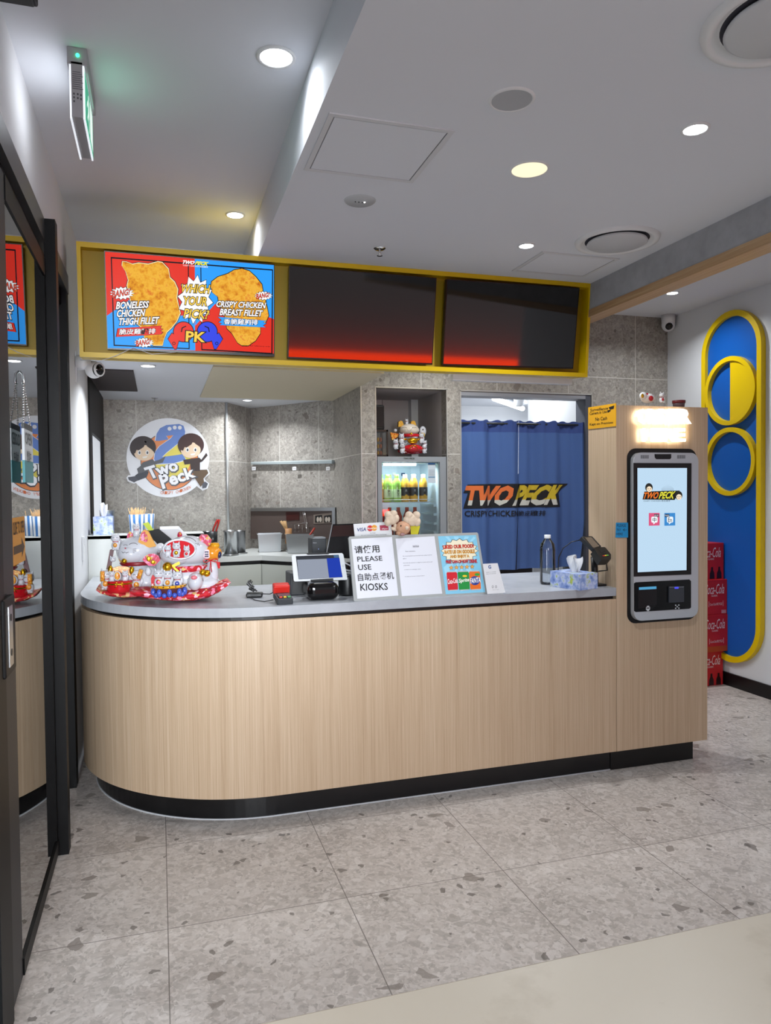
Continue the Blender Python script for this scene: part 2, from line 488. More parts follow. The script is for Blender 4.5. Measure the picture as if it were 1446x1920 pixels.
# sliding doors
d1 = struct('door_1')
b = B()
for k, (x0, x1, z0) in enumerate(((XL-.02, XL+.008, 2.70), (XL-.06, XL-.02, 2.62), (XL-.10, XL-.06, 2.69), (XL-.145, XL-.10, 2.60), (XL-.20, XL-.145, 2.66))):
    b.bx((x0, -1.0, z0), (x1, 4.43, 2.80), FRAME if k % 2 else ALU if k == 0 else FRAME)
struct('head_track', b, d1)
b = B().bx((XL-.20, -1.0, 0), (XL, 3.55, .012), FRAME)
for x in (XL-.035, XL-.105): b.bx((x-.008, -1.0, .012), (x+.008, 3.55, .024), ALU)
struct('floor_track', b, d1)
struct('post', B().bx((XL+.004, 3.535, 0), (XL+.05, 3.61, 2.80), FRAME), d1)
b = B().bx((XL-.14, 4.33, 0), (XL+.004, 4.43, 2.80), FRAME).bx((XL-.14, 3.66, 0), (XL-.05, 4.33, .10), FRAME).bx((XL-.14, 3.66, 2.55), (XL-.05, 4.33, 2.8), FRAME)
b.bx((XL-.13, 3.66, .1), (XL-.10, 3.72, 2.6), FRAME)
struct('side_frame', b, d1)
struct('side_pane', B().bx((XL-.12, 3.66, .1), (XL-.112, 4.33, 2.55), mat('dark smoked glass', '#050607', .06)), d1)
DX = -.457
b = B().bx((DX-.02, 2.25, .03), (-.44, 2.41, 2.62), FRAME).bx((DX-.02, 2.41, .03), (-.4515, 2.63, 2.62), mat('dark grey aluminium', '#2c2c2e', .5, .3))
struct('near_stile', b, d1)
struct('far_stile', B().bx((DX-.02, 3.49, .03), (-.452, 3.53, 2.62), FRAME), d1)
b = B().bx((DX-.02, 2.63, .03), (-.446, 3.49, .085), FRAME).bx((DX-.02, 2.63, 2.54), (-.448, 3.49, 2.62), FRAME)
struct('rails', b, d1)
struct('glass_pane', B().bx((DX-.004, 2.63, .085), (DX+.004, 3.49, 2.54), GLASS), d1)
b = B().bx((-.452, 2.37, 1.065), (-.432, 2.53, 1.295), FRAME, .005).bx((-.432, 2.415, 1.09), (-.4295, 2.475, 1.27), STEEL)
for z in (1.13, 1.235): b.cone((-.430, 2.445, z), (-.428, 2.445, z), .011, .011, PLAST_B, 12)
struct('lock_plate', b, d1)
struct('backdrop_outside', B().bx((-2.2, -1.5, 0), (-2.1, 5.2, 5.0), mat('dark backdrop', '#1d1e20', .8)).bx((-2.2, 5.2, 0), (XL-.14, 5.3, 5.0), mat('dark backdrop', '#1d1e20', .8)))  # dark backdrop added to keep the bright world out of the door glass

# ================================================================== counter and kiosk tower
CX, CY, CR = .53, 4.53, .96                                         # centre and radius of the rounded end


def counter_line(inset, x1, n=28):
    r = CR-inset
    a = [(CX-r*math.cos(t), CY-r*math.sin(t)) for t in [PI/2*i/n for i in range(n+1)]]
    return [(CX-r, 5.32)] + a + [(x1, CY-r)]


def ribbon(pts, z0, z1, th, m):
    """A standing sheet along a plan line, th thick towards the room's back."""
    b = B(); n = len(pts); inner = []
    for i, p in enumerate(pts):
        q0, q1 = V(pts[max(i-1, 0)]), V(pts[min(i+1, n-1)]); d = (q1-q0).normalized(); inner.append((p[0]-d.y*th, p[1]+d.x*th))
    rows = [[b.bm.verts.new((x, y, z)) for x, y in ln] for ln, z in ((pts, z0), (pts, z1), (inner, z1), (inner, z0))]
    fs = []
    for a, c in zip(rows, rows[1:]+rows[:1]):
        fs += [b.bm.faces.new((a[i], a[i+1], c[i+1], c[i])) for i in range(n-1)]
    fs += [b.bm.faces.new([r[0] for r in rows]), b.bm.faces.new([r[-1] for r in reversed(rows)])]
    bmesh.ops.recalc_face_normals(b.bm, faces=fs)
    return b.fin(fs, m)


ct = thing('service_counter', 'long oak veneer service counter with a rounded left end and black kickboard', 'counter', (1.0, 4.0, 0))
obj('front_panel', ribbon(counter_line(0, 2.4345), .127, .987, .02, WOOD), ct)
obj('shadow_gap', ribbon(counter_line(.03, 2.4345), .985, 1.005, .02, BLACK), ct)
obj('kickboard', ribbon(counter_line(.065, 2.436), .004, .13, .02, mat('black kickboard', '#0e0e10', .25)), ct)
obj('sealant', ribbon(counter_line(.06, 2.436), 0, .006, .02, mat('white sealant', '#c9ccd0', .5)), ct)
b = B()
ln = counter_line(0, 2.4355)
top = ln + [(2.4355, 4.45), (.362, 4.45), (.362, 5.32)]
b.prism([(x, y, 1.005) for x, y in top], (0, 0, .045), QUARTZ)
tag(obj('countertop', b), 'white quartz countertop running along the oak counter, rounded at its left end', 'countertop')
b = B().bx((XL+.002, 5.33, .2), (.30, 5.35, 1.32), mat('pale grey panel', '#cfd2cf', .5))
b.bx((XL+.002, 5.33, 1.30), (.30, 5.577, 1.325), mat('pale grey panel', '#cfd2cf', .5))
tag(obj('upstand_ledge', b), 'pale grey raised ledge at the back of the countertop beside the white wall', 'ledge')

TX0, TX1, TY0, TY1, TZ = 2.437, 3.05, 3.569, 3.849, 2.067
tw = thing('kiosk_tower', 'tall oak veneer cabinet at the right end of the counter, holding the order kiosk', 'cabinet', (2.74, 3.7, 0))
b = B().bx((TX0, TY0, .127), (TX1, TY1, TZ), WOOD)
obj('body', b, tw)
obj('kickboard', B().bx((TX0+.001, TY0+.062, .0), (3.0, TY1-.03, .127), BLACK), tw)
KP = Pl((2.731, TY0, 1.34))                                         # front face of the tower
b = B().flat2(KP, rrect(-.226, -.497, .241, .488, .055), .0015, BLACK, .0013)  # flat black plate paints the dark gap; no opening is cut
obj('recess', b, tw)
ks = thing('order_kiosk', 'white rounded self order kiosk with a tall lit touch screen set in the oak tower', 'kiosk', (2.744, TY0, .86))
LG = mat('light grey kiosk shell', '#b9bcc2', .35)
b = B().flat2(KP, rrect(-.204, -.478, .226, .463, .05), .034, LG, .032)
shell = obj('shell', b, ks)
kpx = lambda x, y: (1020+x/3.394, 700+y/3.394)                      # pixels of the enlarged crop used for measuring
K1 = Pl(KP.o + KP.n*.034)
b = B().flat(K1, [(1188.5, 868), (1297, 868.5), (1296.5, 1077), (1189, 1081)], .003, PLAST_B, .003)
sfr = obj('screen_frame', b, ks)
b = B().flat(K1, [(1195.5, 877.5), (1288.5, 877.5), (1287.5, 1069), (1196, 1073)], .0034, scr('#bcd8ee', .95))
q = lambda *a: [kpx(*p) for p in a]
# logo on the screen
b.flat(K1, q((640, 752), (866, 746), (832, 806), (628, 803)), .0036, scr('#20201f'))
b.wpx(K1, 'TWO', q((640, 759), (732, 756), (724, 797), (634, 797)), .0038, scr('#e8742c'), .03, .25)
b.wpx(K1, 'PECK', q((738, 756), (836, 752), (826, 796), (732, 797)), .0038, scr('#dcd63e'), .03, .25)
b.wpx(K1, 'CRISPY CHICKEN 脆皮雞排', q((634, 808), (804, 806), (804, 817), (634, 817)), .0038, scr('#2a2a30'))
for hx, hy in ((669, 727), (858, 777)):
    b.flat(K1, [kpx(*p) for p in oval(hx, hy, 24, 28)], .0040, scr('#2b2a28'))
    b.flat(K1, [kpx(*p) for p in oval(hx+2, hy+10, 17, 18)], .0042, scr('#f0dcc0'))
    for e in (-7, 7): b.flat(K1, [kpx(*p) for p in oval(hx+2+e, hy+8, 2.5, 3.5, 10)], .0044, scr('#2b2a28'))
    b.flat(K1, q((hx-4, hy+17), (hx+8, hy+17), (hx+2, hy+21)), .0044, scr('#a04a3a'))
for i in range(11):
    for j in range(6):
        if (i-5)**2+(5-j)**2*1.2 < 32: b.flat(K1, [kpx(*p) for p in oval(752+i*7.2, 712+j*7.2, .9+.28*j, .9+.28*j, 8)], .0036, scr('#4a5a6a'))
for x0, c, big, small in ((668, '#d4567c', '中', '中文'), (767, '#3d86c8', 'En', 'English')):
    b.flat(K1, q((x0, 889), (x0+69, 888), (x0+69, 968), (x0, 970)), .0036, scr(c))
    b.flat(K1, [kpx(*p) for p in [(x0+x, 912+y) for x, y in rrect(16, 0, 56, 38, 8)]], .0038, scr('#e8f0f6'))
    b.flat(K1, q((x0+28, 949), (x0+44, 949), (x0+30, 962)), .0038, scr('#e8f0f6'))
    b.wpx(K1, big, q((x0+24, 918), (x0+48, 918), (x0+48, 946), (x0+24, 946)), .0040, scr('#3a3440'), .01)
    sx = x0+36 if x0 < 700 else x0+4
    b.flat(K1, q((sx-2, 895), (sx+28, 895), (sx+28, 915), (sx-2, 915)), .0037, scr('#55354a' if x0 < 700 else '#23405e'))
    b.wpx(K1, small, q((sx, 899), (sx+26, 899), (sx+26, 911), (sx, 911)), .0039, scr('#e8e4ea'))
obj('touch_screen', b, sfr)
b = B().flat(K1, q((705, 514), (811, 514), (811, 538), (803, 546), (716, 546), (707, 536)), .0012, PLAST_B, .001)
obj('camera_window', b, shell)
for x0 in (618, 850):
    b = B()
    for i in range(8): b.flat(K1, q((x0+i*6.6, 520), (x0+i*6.6+2.6, 520), (x0+i*6.6+2.6, 542), (x0+i*6.6, 543)), .001, PLAST_G, .0009)
    obj('speaker_grille', b, shell)
b = B().flat(K1, q((575, 1336), (586, 1330), (926, 1312), (937, 1322), (937, 1490), (926, 1498), (586, 1519), (575, 1512)), .002, mat('gloss black kiosk panel', '#0b0c0f', .08), .0018)
lpn = obj('lower_panel', b, ks)
b = B().flat(K1, q((607, 1362), (716, 1356), (717, 1372), (607, 1378)), .004, scr('#5aa9d6', .8), .002)
b.flat(K1, q((601, 1380), (719, 1374), (719, 1470), (601, 1500)), .003, mat('dark kiosk slot', '#141518', .3), .001)
b.flat(K1, q((650, 1488), (676, 1486), (676, 1504), (650, 1506)), .004, pt('#c9ccd0')).flat(K1, q((656, 1480), (670, 1479), (670, 1512), (656, 1513)), .0042, pt('#c9ccd0')).flat(K1, q((654, 1491), (672, 1490), (672, 1497), (654, 1498)), .0044, PLAST_B)
obj('receipt_slot', b, lpn)
b = B().flat(K1, q((797, 1358), (893, 1356), (893, 1455), (797, 1460)), .012, mat('scanner grey', '#3b3f46', .25), .01)
b.flat(K1, q((797, 1358), (893, 1356), (889, 1362), (802, 1364)), .0125, pt('#6d7179')).flat(K1, q((832, 1360), (858, 1359), (858, 1370), (832, 1371)), .013, scr('#4a4df0', 1.2))
for dx, dy in ((-12, -12), (8, -13), (-12, 7), (8, 6), (-2, -3)): b.flat(K1, q((847+dx, 1484+dy), (855+dx, 1484+dy), (855+dx, 1492+dy), (847+dx, 1492+dy)), .004, pt('#c9ccd0'))
obj('code_scanner', b, lpn)
# lit letters above the kiosk
ls = thing('illuminated_lettering', 'glowing white lit letters reading ORDER HERE above the kiosk screen', 'sign', (2.745, TY0, 1.95))
GLOW = mat('lit white letters', '#ffffff', .4, em='#fff6e4', es=5.0)
SIDE = mat('letter side', '#e8e4da', .5, em='#ffe2a8', es=.9)
KL = Pl(KP.o)
for txt, x0, x1, y0, y1 in (('ORDER', 1196, 1294.5, 768.5, 793), ('HERE', 1205.5, 1284.5, 804.5, 826.5)):
    n = len(txt); w = (x1-x0)/n
    for i, ch in enumerate(txt):
        b = B().wpx(KL, ch, [(x0+i*w+.6, y0), (x0+(i+1)*w-.6, y0), (x0+(i+1)*w-.6, y1), (x0+i*w+.6, y1)], .045, GLOW, .045, th=-KP.n*.03)
        for f in b.bm.faces:
            if abs(f.normal.dot(KP.n)) < .5: f.material_index = b.slot(SIDE)
        obj('letter', b, ls)
area('halo', (2.745, TY0-.02, 1.955), .34, .30, (1, .85, .58), ls, 'RECTANGLE', .16, (0, 1, 0))
# sticky note, yellow notice
b = B().flat(KL, [(1155.5, 980), (1178, 980), (1178, 1008), (1154.5, 1008)], .004, mat('blue sticky note', '#1f8fc9', .6), .002)
INK = pt('#15242e')
for t, x0, y0, x1, y1 in (('PLEASE', 1157, 982.5, 1174, 988), ('PAY', 1157, 991, 1164.5, 996), ('HERE', 1155.5, 999, 1168, 1003.5), ('←', 1168, 991, 1176, 996)):
    b.wpx(KL, t, [(x0, y0), (x1, y0), (x1, y1), (x0, y1)], .0045, INK)
tag(obj('sticky_note', b), 'bright blue handwritten sticky note on the left edge of the oak tower', 'note')
SP = Pl((TX0, 3.7, 1.9), (0, -1, 0), (0, 0, 1))
b = B().flat(SP, [(1103, 764), (1155, 756), (1155, 799), (1103, 805)], .004, mat('yellow notice', '#e0a31a', .45), .003)
spx = lambda x, y: (1020+x/3.394, 700+y/3.394)
TB = pt('#1d1a12')
for t, x0, y0, x1, y1, sl in (('Surveillance', 296, 226, 408, 244, -14), ('Camera in Use', 292, 248, 400, 266, -14), ('No Cash', 328, 282, 402, 304, -9), ('Kept on Premises', 292, 318, 440, 338, -14)):
    b.wpx(SP, t, [spx(x0, y0), spx(x1, y0+sl), spx(x1, y1+sl), spx(x0, y1)], .0046, TB, .015)
b.flat(SP, [spx(*p) for p in ((412, 216), (448, 204), (444, 226), (420, 232))], .0046, TB).flat(SP, [spx(*p) for p in ((403, 236), (406, 252), (426, 240), (424, 232))], .0046, TB)
tag(obj('notice_sign', b), 'yellow surveillance camera notice on the left side of the oak tower', 'sign')

# ================================================================== menu board over the counter
_before = set(COL.objects)
ZC_, ZH_ = ZC, ZH; ZC, ZH = 2.80, 3.12
MU = V((0, .049, -.536)).normalized()
MP = Pl((-.351, 3.81, 2.80), (1, 0, 0), -MU)                        # front rim plane, leaning forward at the top
MW, MH = 2.79, .538
mb = thing('menu_board', 'wide yellow hanging menu board box holding three screens over the counter', 'menu board', (1.04, 3.9, 2.26))
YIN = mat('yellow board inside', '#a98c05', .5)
YEL2 = YEL
b = B()
for a0, b0, a1, b1 in ((0, -.024, MW, 0), (0, -MH, MW, -MH+.024), (0, -MH+.024, .018, -.024), (MW-.018, -MH+.024, MW, -.024)):
    b.prism([MP.pt(*p, 0) for p in ((a0, b0), (a1, b0), (a1, b1), (a0, b1))], -MP.n*.16, YEL2)
obj('frame', b, mb)
obj('back_panel', B().flat2(MP, [(.01, -MH+.01), (MW-.01, -MH+.01), (MW-.01, -.01), (.01, -.01)], -.075, YIN, .04), mb)
obj('lower_trunking', B().bx((1.6, 3.90, 2.225), (2.36, 3.94, 2.258), PLAST_W), mb)
SPN = Pl((0, 3.80, 2.762), (1, 0, 0), V((0, -.07, .455)))            # plane of the three screens
TVB = mat('black screen edge', '#08080a', .3)
TVG = mat('dark screen glass', '#0d0b0a', .05, spec=.5, ior=1.75)


def tv(quad, label, lit):
    t = thing('menu_screen', label, 'screen', SPN.px(*[sum(p[i] for p in quad)/4 for i in (0, 1)]), 'screens in the menu board')
    obj('casing', B().flat(SPN, quad, 0, TVB, .03), t)
    return t


tv2 = tv([(542.7, 498.4), (819, 521), (811, 684), (539.6, 671.5)], 'switched off black menu screen in the middle of the yellow board', False)
b = B().flat(SPN, [(544.5, 500), (817.5, 522.3), (809.7, 681), (541.3, 669)], .001, TVG)
obj('display', b, tv2)
tv3 = tv([(838, 523), (1087, 539.8), (1075, 691.7), (830.4, 685)], 'switched off black menu screen at the oak beam end of the yellow board', False)
b = B().flat(SPN, [(839.5, 525), (1085.5, 541.4), (1073.6, 689), (831.8, 682.2)], .001, TVG)
obj('display', b, tv3)
tv1 = tv([(195.2, 469.9), (515, 495.7), (515, 668.8), (201.3, 654.7)], 'lit menu screen with a red and blue fried chicken poster', True)
c2 = lambda *a: [(190+x/4.253, 460+y/4.253) for x, y in a]
RED, BLU, BLK, WHT = scr('#dd3325'), scr('#2f9bf4'), scr('#141018'), scr('#f3f2f4')
GOLD = scr('#f2c94a')
b = B()
b.flat(SPN, c2((30, 50), (1376, 158), (1376, 862), (52, 818)), .0010, RED)
b.flat(SPN, c2((44, 562), (232, 428), (420, 560), (746, 560), (750, 838), (52, 818)), .0014, BLU)
b.flat(SPN, c2((745, 108), (1376, 158), (1376, 588), (1250, 540), (1040, 450), (905, 470), (750, 640)), .0014, BLU)
for q4 in (((75, 92), (1370, 192), (1370, 202), (75, 104)), ((75, 92), (84, 92), (108, 800), (98, 800)), ((98, 792), (705, 820), (705, 828), (98, 802)), ((690, 140), (698, 140), (705, 828), (697, 828)),
           ((790, 148), (797, 148), (806, 834), (798, 834)), ((798, 826), (1362, 858), (1362, 868), (798, 836)), ((1362, 192), (1370, 192), (1366, 866), (1356, 866))):
    b.flat(SPN, c2(*q4), .0018, BLK)
FRY = mottled('crispy chicken picture', [(.30, '#b9611c'), (.44, '#e29a2c'), (.56, '#f0b840'), (.70, '#d9702a')], 26, .5, detail=7, em=.95)
ch1 = [(170, 130), (205, 134), (250, 152), (300, 142), (375, 152), (450, 132), (485, 138), (535, 190), (545, 258), (582, 292), (608, 350), (600, 420), (628, 540), (600, 605), (560, 655), (522, 690), (500, 742), (488, 795), (416, 795), (380, 770), (345, 735), (330, 660), (262, 600), (232, 430), (207, 322), (217, 280), (196, 212), (166, 165)]
ch2 = [(880, 290), (930, 252), (1010, 226), (1062, 196), (1122, 186), (1182, 206), (1232, 252), (1280, 312), (1290, 372), (1312, 452), (1335, 560), (1312, 612), (1270, 642), (1268, 702), (1230, 760), (1172, 800), (1122, 800), (1086, 776), (1042, 702), (1002, 662), (982, 562), (942, 482), (930, 412), (886, 376), (874, 332)]
b.flat(SPN, c2(*grow(ch1, 11)), .0022, BLK).flat(SPN, c2(*grow(ch1, 6)), .0026, scr('#f0e2b4')).flat(SPN, c2(*ch1), .0030, FRY)
b.flat(SPN, c2(*grow(ch2, 6)), .0022, BLK).flat(SPN, c2(*ch2), .0030, FRY)
st = [(750+x, 432+y) for x, y in burst(0, 0, 142, 196, 12, .74, .13)]
b.flat(SPN, c2(*grow(st, 6)), .0034, BLK).flat(SPN, c2(*st), .0038, WHT)


def out_text(bb, txt, qd, h, m, mo, off=.02, grow_=.055, shear=.0, sp=1.0):
    bb.wpx(SPN, txt, c2(*qd), h, mo, off+grow_, shear, sp); bb.wpx(SPN, txt, c2(*qd), h+.0004, m, off, shear, sp)


out_text(b, 'WHICH', ((645, 310), (868, 318), (862, 384), (636, 372)), .0042, GOLD, BLK, shear=.15)
out_text(b, 'YOUR', ((660, 408), (842, 416), (838, 482), (656, 472)), .0042, GOLD, BLK, shear=.15)
out_text(b, 'PICK?', ((662, 506), (862, 520), (850, 588), (656, 574)), .0042, GOLD, BLK, shear=.15)
for cx, cy, rx, ry in ((165, 382, 98, 52), (340, 776, 80, 40), (1294, 402, 72, 36)):
    bs = [(cx+x, cy+y) for x, y in burst(0, 0, rx, ry, 15, .74)]
    b.flat(SPN, c2(*grow(bs, 5)), .0034, BLK).flat(SPN, c2(*bs), .0038, WHT)
    s_ = rx/98
    out_text(b, 'BANG!', ((cx-80*s_, cy-18*s_), (cx+66*s_, cy-34*s_), (cx+60*s_, cy+12*s_), (cx-76*s_, cy+36*s_)), .0042, scr('#e04a30'), BLK, .01, .04, .15)
for t, qd in (('BONELESS', ((122, 452), (380, 446), (374, 496), (118, 508))), ('CHICKEN', ((128, 516), (350, 510), (344, 562), (124, 572))), ('THIGH FILLET', ((144, 582), (462, 572), (456, 624), (138, 636))),
              ('CRISPY CHICKEN', ((922, 444), (1314, 458), (1308, 502), (916, 490))), ('BREAST FILLET', ((950, 506), (1288, 520), (1282, 566), (944, 556)))):
    out_text(b, t, qd, .0046, WHT, BLK, .03, .08, .12)
rb = [(132, 662), (482, 642), (468, 662), (492, 668), (470, 682), (490, 692), (474, 710), (120, 730)]
b.flat(SPN, c2(*grow(rb, 5)), .0042, BLK).flat(SPN, c2(*rb), .0046, RED)
out_text(b, '脆皮雞腿排', ((146, 668), (434, 662), (430, 704), (142, 712)), .0050, WHT, BLK, .015, .05)
rb = [(930, 570), (1320, 602), (1290, 614), (1316, 622), (1288, 640), (1312, 654), (942, 636), (962, 622), (936, 614), (960, 596)]
b.flat(SPN, c2(*grow(rb, 5)), .0042, BLK).flat(SPN, c2(*rb), .0046, BLU)
out_text(b, '香脆雞胸排', ((980, 584), (1250, 592), (1246, 636), (976, 628)), .0050, WHT, BLK, .015, .05)
for sg, cx, col, dk in ((-1, 655, scr('#e2352b'), BLK), (1, 845, scr('#3446e0'), BLK)):
    gv = oval(cx, 690, 78, 78); cuff = [(cx+sg*30, 738), (cx+sg*92, 700), (cx+sg*122, 748), (cx+sg*72, 826), (cx+sg*56, 826)]
    b.flat(SPN, c2(*grow(cuff, 6)), .0034, dk).flat(SPN, c2(*grow(gv, 6)), .0034, dk).flat(SPN, c2(*cuff), .0037, col).flat(SPN, c2(*gv), .0040, col)
    b.flat(SPN, c2(*oval(cx+sg*76, 782, 13, 13, 16)), .0043, dk).flat(SPN, c2(*oval(cx+sg*76, 782, 8, 8, 16)), .0046, col)
    b.flat(SPN, c2((cx-sg*20, 640), (cx+sg*14, 655), (cx+sg*20, 690), (cx+sg*12, 692), (cx+sg*6, 662), (cx-sg*22, 648)), .0043, dk)
out_text(b, 'PK', ((680, 686), (826, 696), (818, 770), (676, 764)), .0050, GOLD, BLK, .03, .06)
b.wpx(SPN, 'TWO', c2((654, 120), (744, 126), (738, 152), (648, 147)), .0050, WHT, .05, .25).wpx(SPN, 'PECK', c2((754, 127), (854, 134), (846, 160), (746, 154)), .0050, scr('#e8e23a'), .05, .25)
b.wpx(SPN, 'CRISPY CHICKEN 脆皮雞排', c2((652, 152), (850, 166), (850, 180), (652, 166)), .0050, WHT)
b.wpx(SPN, 'Images for reference only', c2((1122, 792), (1344, 802), (1344, 814), (1122, 806)), .0046, BLK)
obj('display', b, tv1)
b = B().tube([at(150, 675, 'Y', 3.86), at(190, 676, 'Y', 3.86), at(215, 668, 'Y', 3.84), at(250, 652, 'Y', 3.83), at(285, 664, 'Y', 3.84), at(330, 660, 'Y', 3.85)], .0016, PLAST_W, 5)
tag(obj('thin_cable', b), 'thin white cable drooping along the lower edge of the yellow menu board', 'cable')

# ================================================================== ceiling fittings
LENS = mat('lit downlight lens', '#ffffff', .4, em='#f4f8ff', es=14.0)
LENS.cycles.emission_sampling = 'NONE'
RIM = mat('white fitting rim', '#dfe0e2', .5)


def downlight(x, y, z, r, label, power, color=(.93, .97, 1.0)):
    t = thing('downlight', label, 'light', (x, y, z), 'recessed downlights')
    obj('rim', B().lathe([(r*.80, -.001), (r*.84, -.006), (r, -.005), (r*1.02, 0)], (x, y, z), RIM, 32), t)
    obj('lens', B().lathe([(0, -.0035), (r*.82, -.0035)], (x, y, z), LENS, 32), t)
    area('lamp_light', (x, y, z-.012), r*1.6, power, color, t, spread=2.5)
    return t


downlight(.420, 2.62, ZH, .068, 'large bright recessed downlight in the raised ceiling nearest the exit sign', POWER['down']*.2)
downlight(.428, 4.147, ZH, .052, 'recessed downlight in the raised left ceiling just above the chicken poster screen', POWER['down']*.1)
downlight(1.734, 2.09, ZC, .046, 'bright recessed downlight between the large ceiling vent and the grey beam', POWER['down'])
downlight(1.747, 3.302, ZC, .042, 'recessed downlight beside the round ceiling vent near the menu board', POWER['down'])
downlight(3.869, 4.92, 3.13, .05, 'recessed downlight beyond the oak edged beam near the white dome camera', POWER['down']*.8)
downlight(-.052, 5.141, ZK, .052, 'recessed kitchen downlight just under the left end of the menu board', POWER['kitchen'])
downlight(.788, 6.829, ZK, .048, 'recessed kitchen downlight above the tiled corner', POWER['kitchen'])
for x, y, k in ((1.05, 4.42, 'above the drinks fridge'), (2.0, 4.40, 'above the curtained doorway')):  # two unseen fill lights added for the curtain and back wall
    downlight(x, y, ZC, .046, 'added unseen fill downlight behind the menu board '+k, POWER['down']*1.35)
b = B().lathe([(.0, -.004), (.066, -.004)], (1.348, 2.521, ZC), mat('cream reflection glow', '#f3e8c4', .5, em='#f6ecc8', es=.85), 40)  # a light mirrored in the window glass, put in as a glowing disc
t = thing('reflected_light_disc', 'dim cream disc in the middle of the ceiling standing in for a reflected light', 'light', (1.348, 2.521, ZC))
obj('lens', b, t); obj('rim', B().lathe([(.066, -.004), (.070, -.006), (.074, 0)], (1.348, 2.521, ZC), RIM, 40), t)
t = thing('ceiling_speaker', 'grey round ceiling speaker between the access hatch and the downlights', 'speaker', (1.059, 2.091, ZC))
obj('grille', B().lathe([(0, -.004), (.062, -.004)], (1.059, 2.091, ZC), mat('grey speaker mesh', '#aeb0b4', .7), 40), t)
obj('rim', B().lathe([(.062, -.004), (.066, -.007), (.072, 0)], (1.059, 2.091, ZC), RIM, 40), t)


def vent(x, y, r, label):
    t = thing('ceiling_vent', label, 'vent', (x, y, ZC), 'round ceiling vents')
    obj('ring', B().lathe([(r, 0), (r*.98, -.012), (r*.90, -.016), (r*.84, -.010), (r*.80, .0), (r*.76, -.001)], (x, y, ZC), RIM, 48), t)
    obj('disc', B().lathe([(0, -.020), (r*.68, -.020), (r*.72, -.016), (r*.70, -.008)], (x, y, ZC), mat('white vent disc', '#c6c8cc', .5), 48), t)
    obj('throat', B().lathe([(r*.60, -.0005), (r*.78, -.0005)], (x, y, ZC), mat('dark vent throat', '#3b3b45', .8), 48), t)


vent(2.135, 3.118, .198, 'round white ceiling vent close to the grey beam')
vent(1.56, 1.545, .205, 'large round white ceiling vent cut by the picture edge')
b = B().lathe([(0, -.006), (.06, -.006), (.066, 0)], (.816, 2.98, ZC), mat('off white disc', '#b5b8bb', .6), 36)
for dx in (-.02, -.005, .01, .022): b.ell((.816+dx, 2.98, ZC-.007), .003, PLAST_G, seg=8)
b.ell((.834, 2.975, ZC-.007), .004, scr('#ffffff', 2), seg=8)
tag(obj('emergency_light', b), 'flat pale round emergency light behind the access hatch', 'light')


def hatch(x0, y0, x1, y1, label):
    t = thing('access_hatch', label, 'hatch', ((x0+x1)/2, (y0+y1)/2, ZC), 'ceiling access hatches')
    obj('panel', B().bx((x0+.022, y0+.022, ZC-.003), (x1-.022, y1-.022, ZC), CEIL), t)
    b = B(); w = .018
    for a, c in (((x0, y0), (x1, y0+w)), ((x0, y1-w), (x1, y1)), ((x0, y0+w), (x0+w, y1-w)), ((x1-w, y0+w), (x1, y1-w))):
        b.bx((a[0], a[1], ZC-.004), (c[0], c[1], ZC), mat('white hatch frame', '#d0d1d5', .6))
    obj('frame', b, t)
    g = mat('dark joint', '#6b6c70', .9); b = B()
    for a, c in (((x0+w, y0+w), (x1-w, y0+w+.003)), ((x0+w, y1-w-.003), (x1-w, y1-w)), ((x0+w, y0+w), (x0+w+.003, y1-w)), ((x1-w-.003, y0+w), (x1-w, y1-w))):
        b.bx((a[0], a[1], ZC-.0008), (c[0], c[1], ZC), g)
    obj('joint', b, t)


hatch(.538, 2.319, .966, 2.752, 'square white access hatch beside the step in the ceiling')
hatch(1.868, 3.36, 2.318, 3.70, 'square white access hatch just in front of the menu board')


def sprinkler(x, y, z, label):
    t = thing('fire_sprinkler', label, 'sprinkler', (x, y, z), 'ceiling sprinklers')
    obj('rosette', B().lathe([(0, -.006), (.022, -.006), (.030, 0)], (x, y, z), CHROME, 24), t)
    obj('head', B().cone((x, y, z-.006), (x, y, z-.035), .006, .004, CHROME, 10).lathe([(0, -.034), (.014, -.034), (.014, -.036), (0, -.036)], (x, y, z), CHROME, 16), t)


sprinkler(1.066, 3.537, ZC, 'chrome sprinkler head in the ceiling in front of the dark menu screens')
sprinkler(-.017, 6.85, ZK, 'small sprinkler head in the kitchen ceiling above the round logo')
# exit sign
ex = thing('exit_sign', 'hanging white exit sign with a green lit face near the sliding door', 'sign', (-.238, 2.9, ZH))
b = B().bx((-.270, 2.75, ZH-.06), (-.206, 3.10, ZH), mat('grey sign housing', '#9d9da1', .5), .003).bx((-.258, 2.75, 2.885), (-.222, 3.075, ZH-.05), mat('grey sign housing', '#9d9da1', .5))
eP = Pl((-.24, 2.7499, 2.95), (1, 0, 0), (0, 0, 1))
DK = pt('#4c4c52')
for i in range(9): b.flat2(eP, [(-.014, .085-.007*i), (.012+.004*((i*7) % 3), .085-.007*i), (.012+.004*((i*7) % 3), .087-.007*i), (-.014, .087-.007*i)], .0006, DK)
for i, j in ((-.010, .012), (0.002, .012), (.012, .010), (-.010, .0), (.002, -.001), (.012, -.003), (-.01, -.013)): b.flat2(eP, oval(i, j, .003, .004, 10), .0006, DK)
obj('housing', b, ex)
obj('indicator_lamp', B().ell((-.236, 2.748, ZH-.028), .006, scr('#2bffa0', 6), seg=10), ex)
GF = mat('green lit sign face', '#1d8a63', .4, em='#2f9a78', es=.75)
for x0, x1 in ((-.264, -.258), (-.222, -.216)):
    obj('edge_strip', B().bx((x0, 2.75, 2.88), (x1, 3.08, ZH-.06), mat('lit white sign edge', '#e8ecf2', .4, em='#e8eef6', es=.7)), ex)
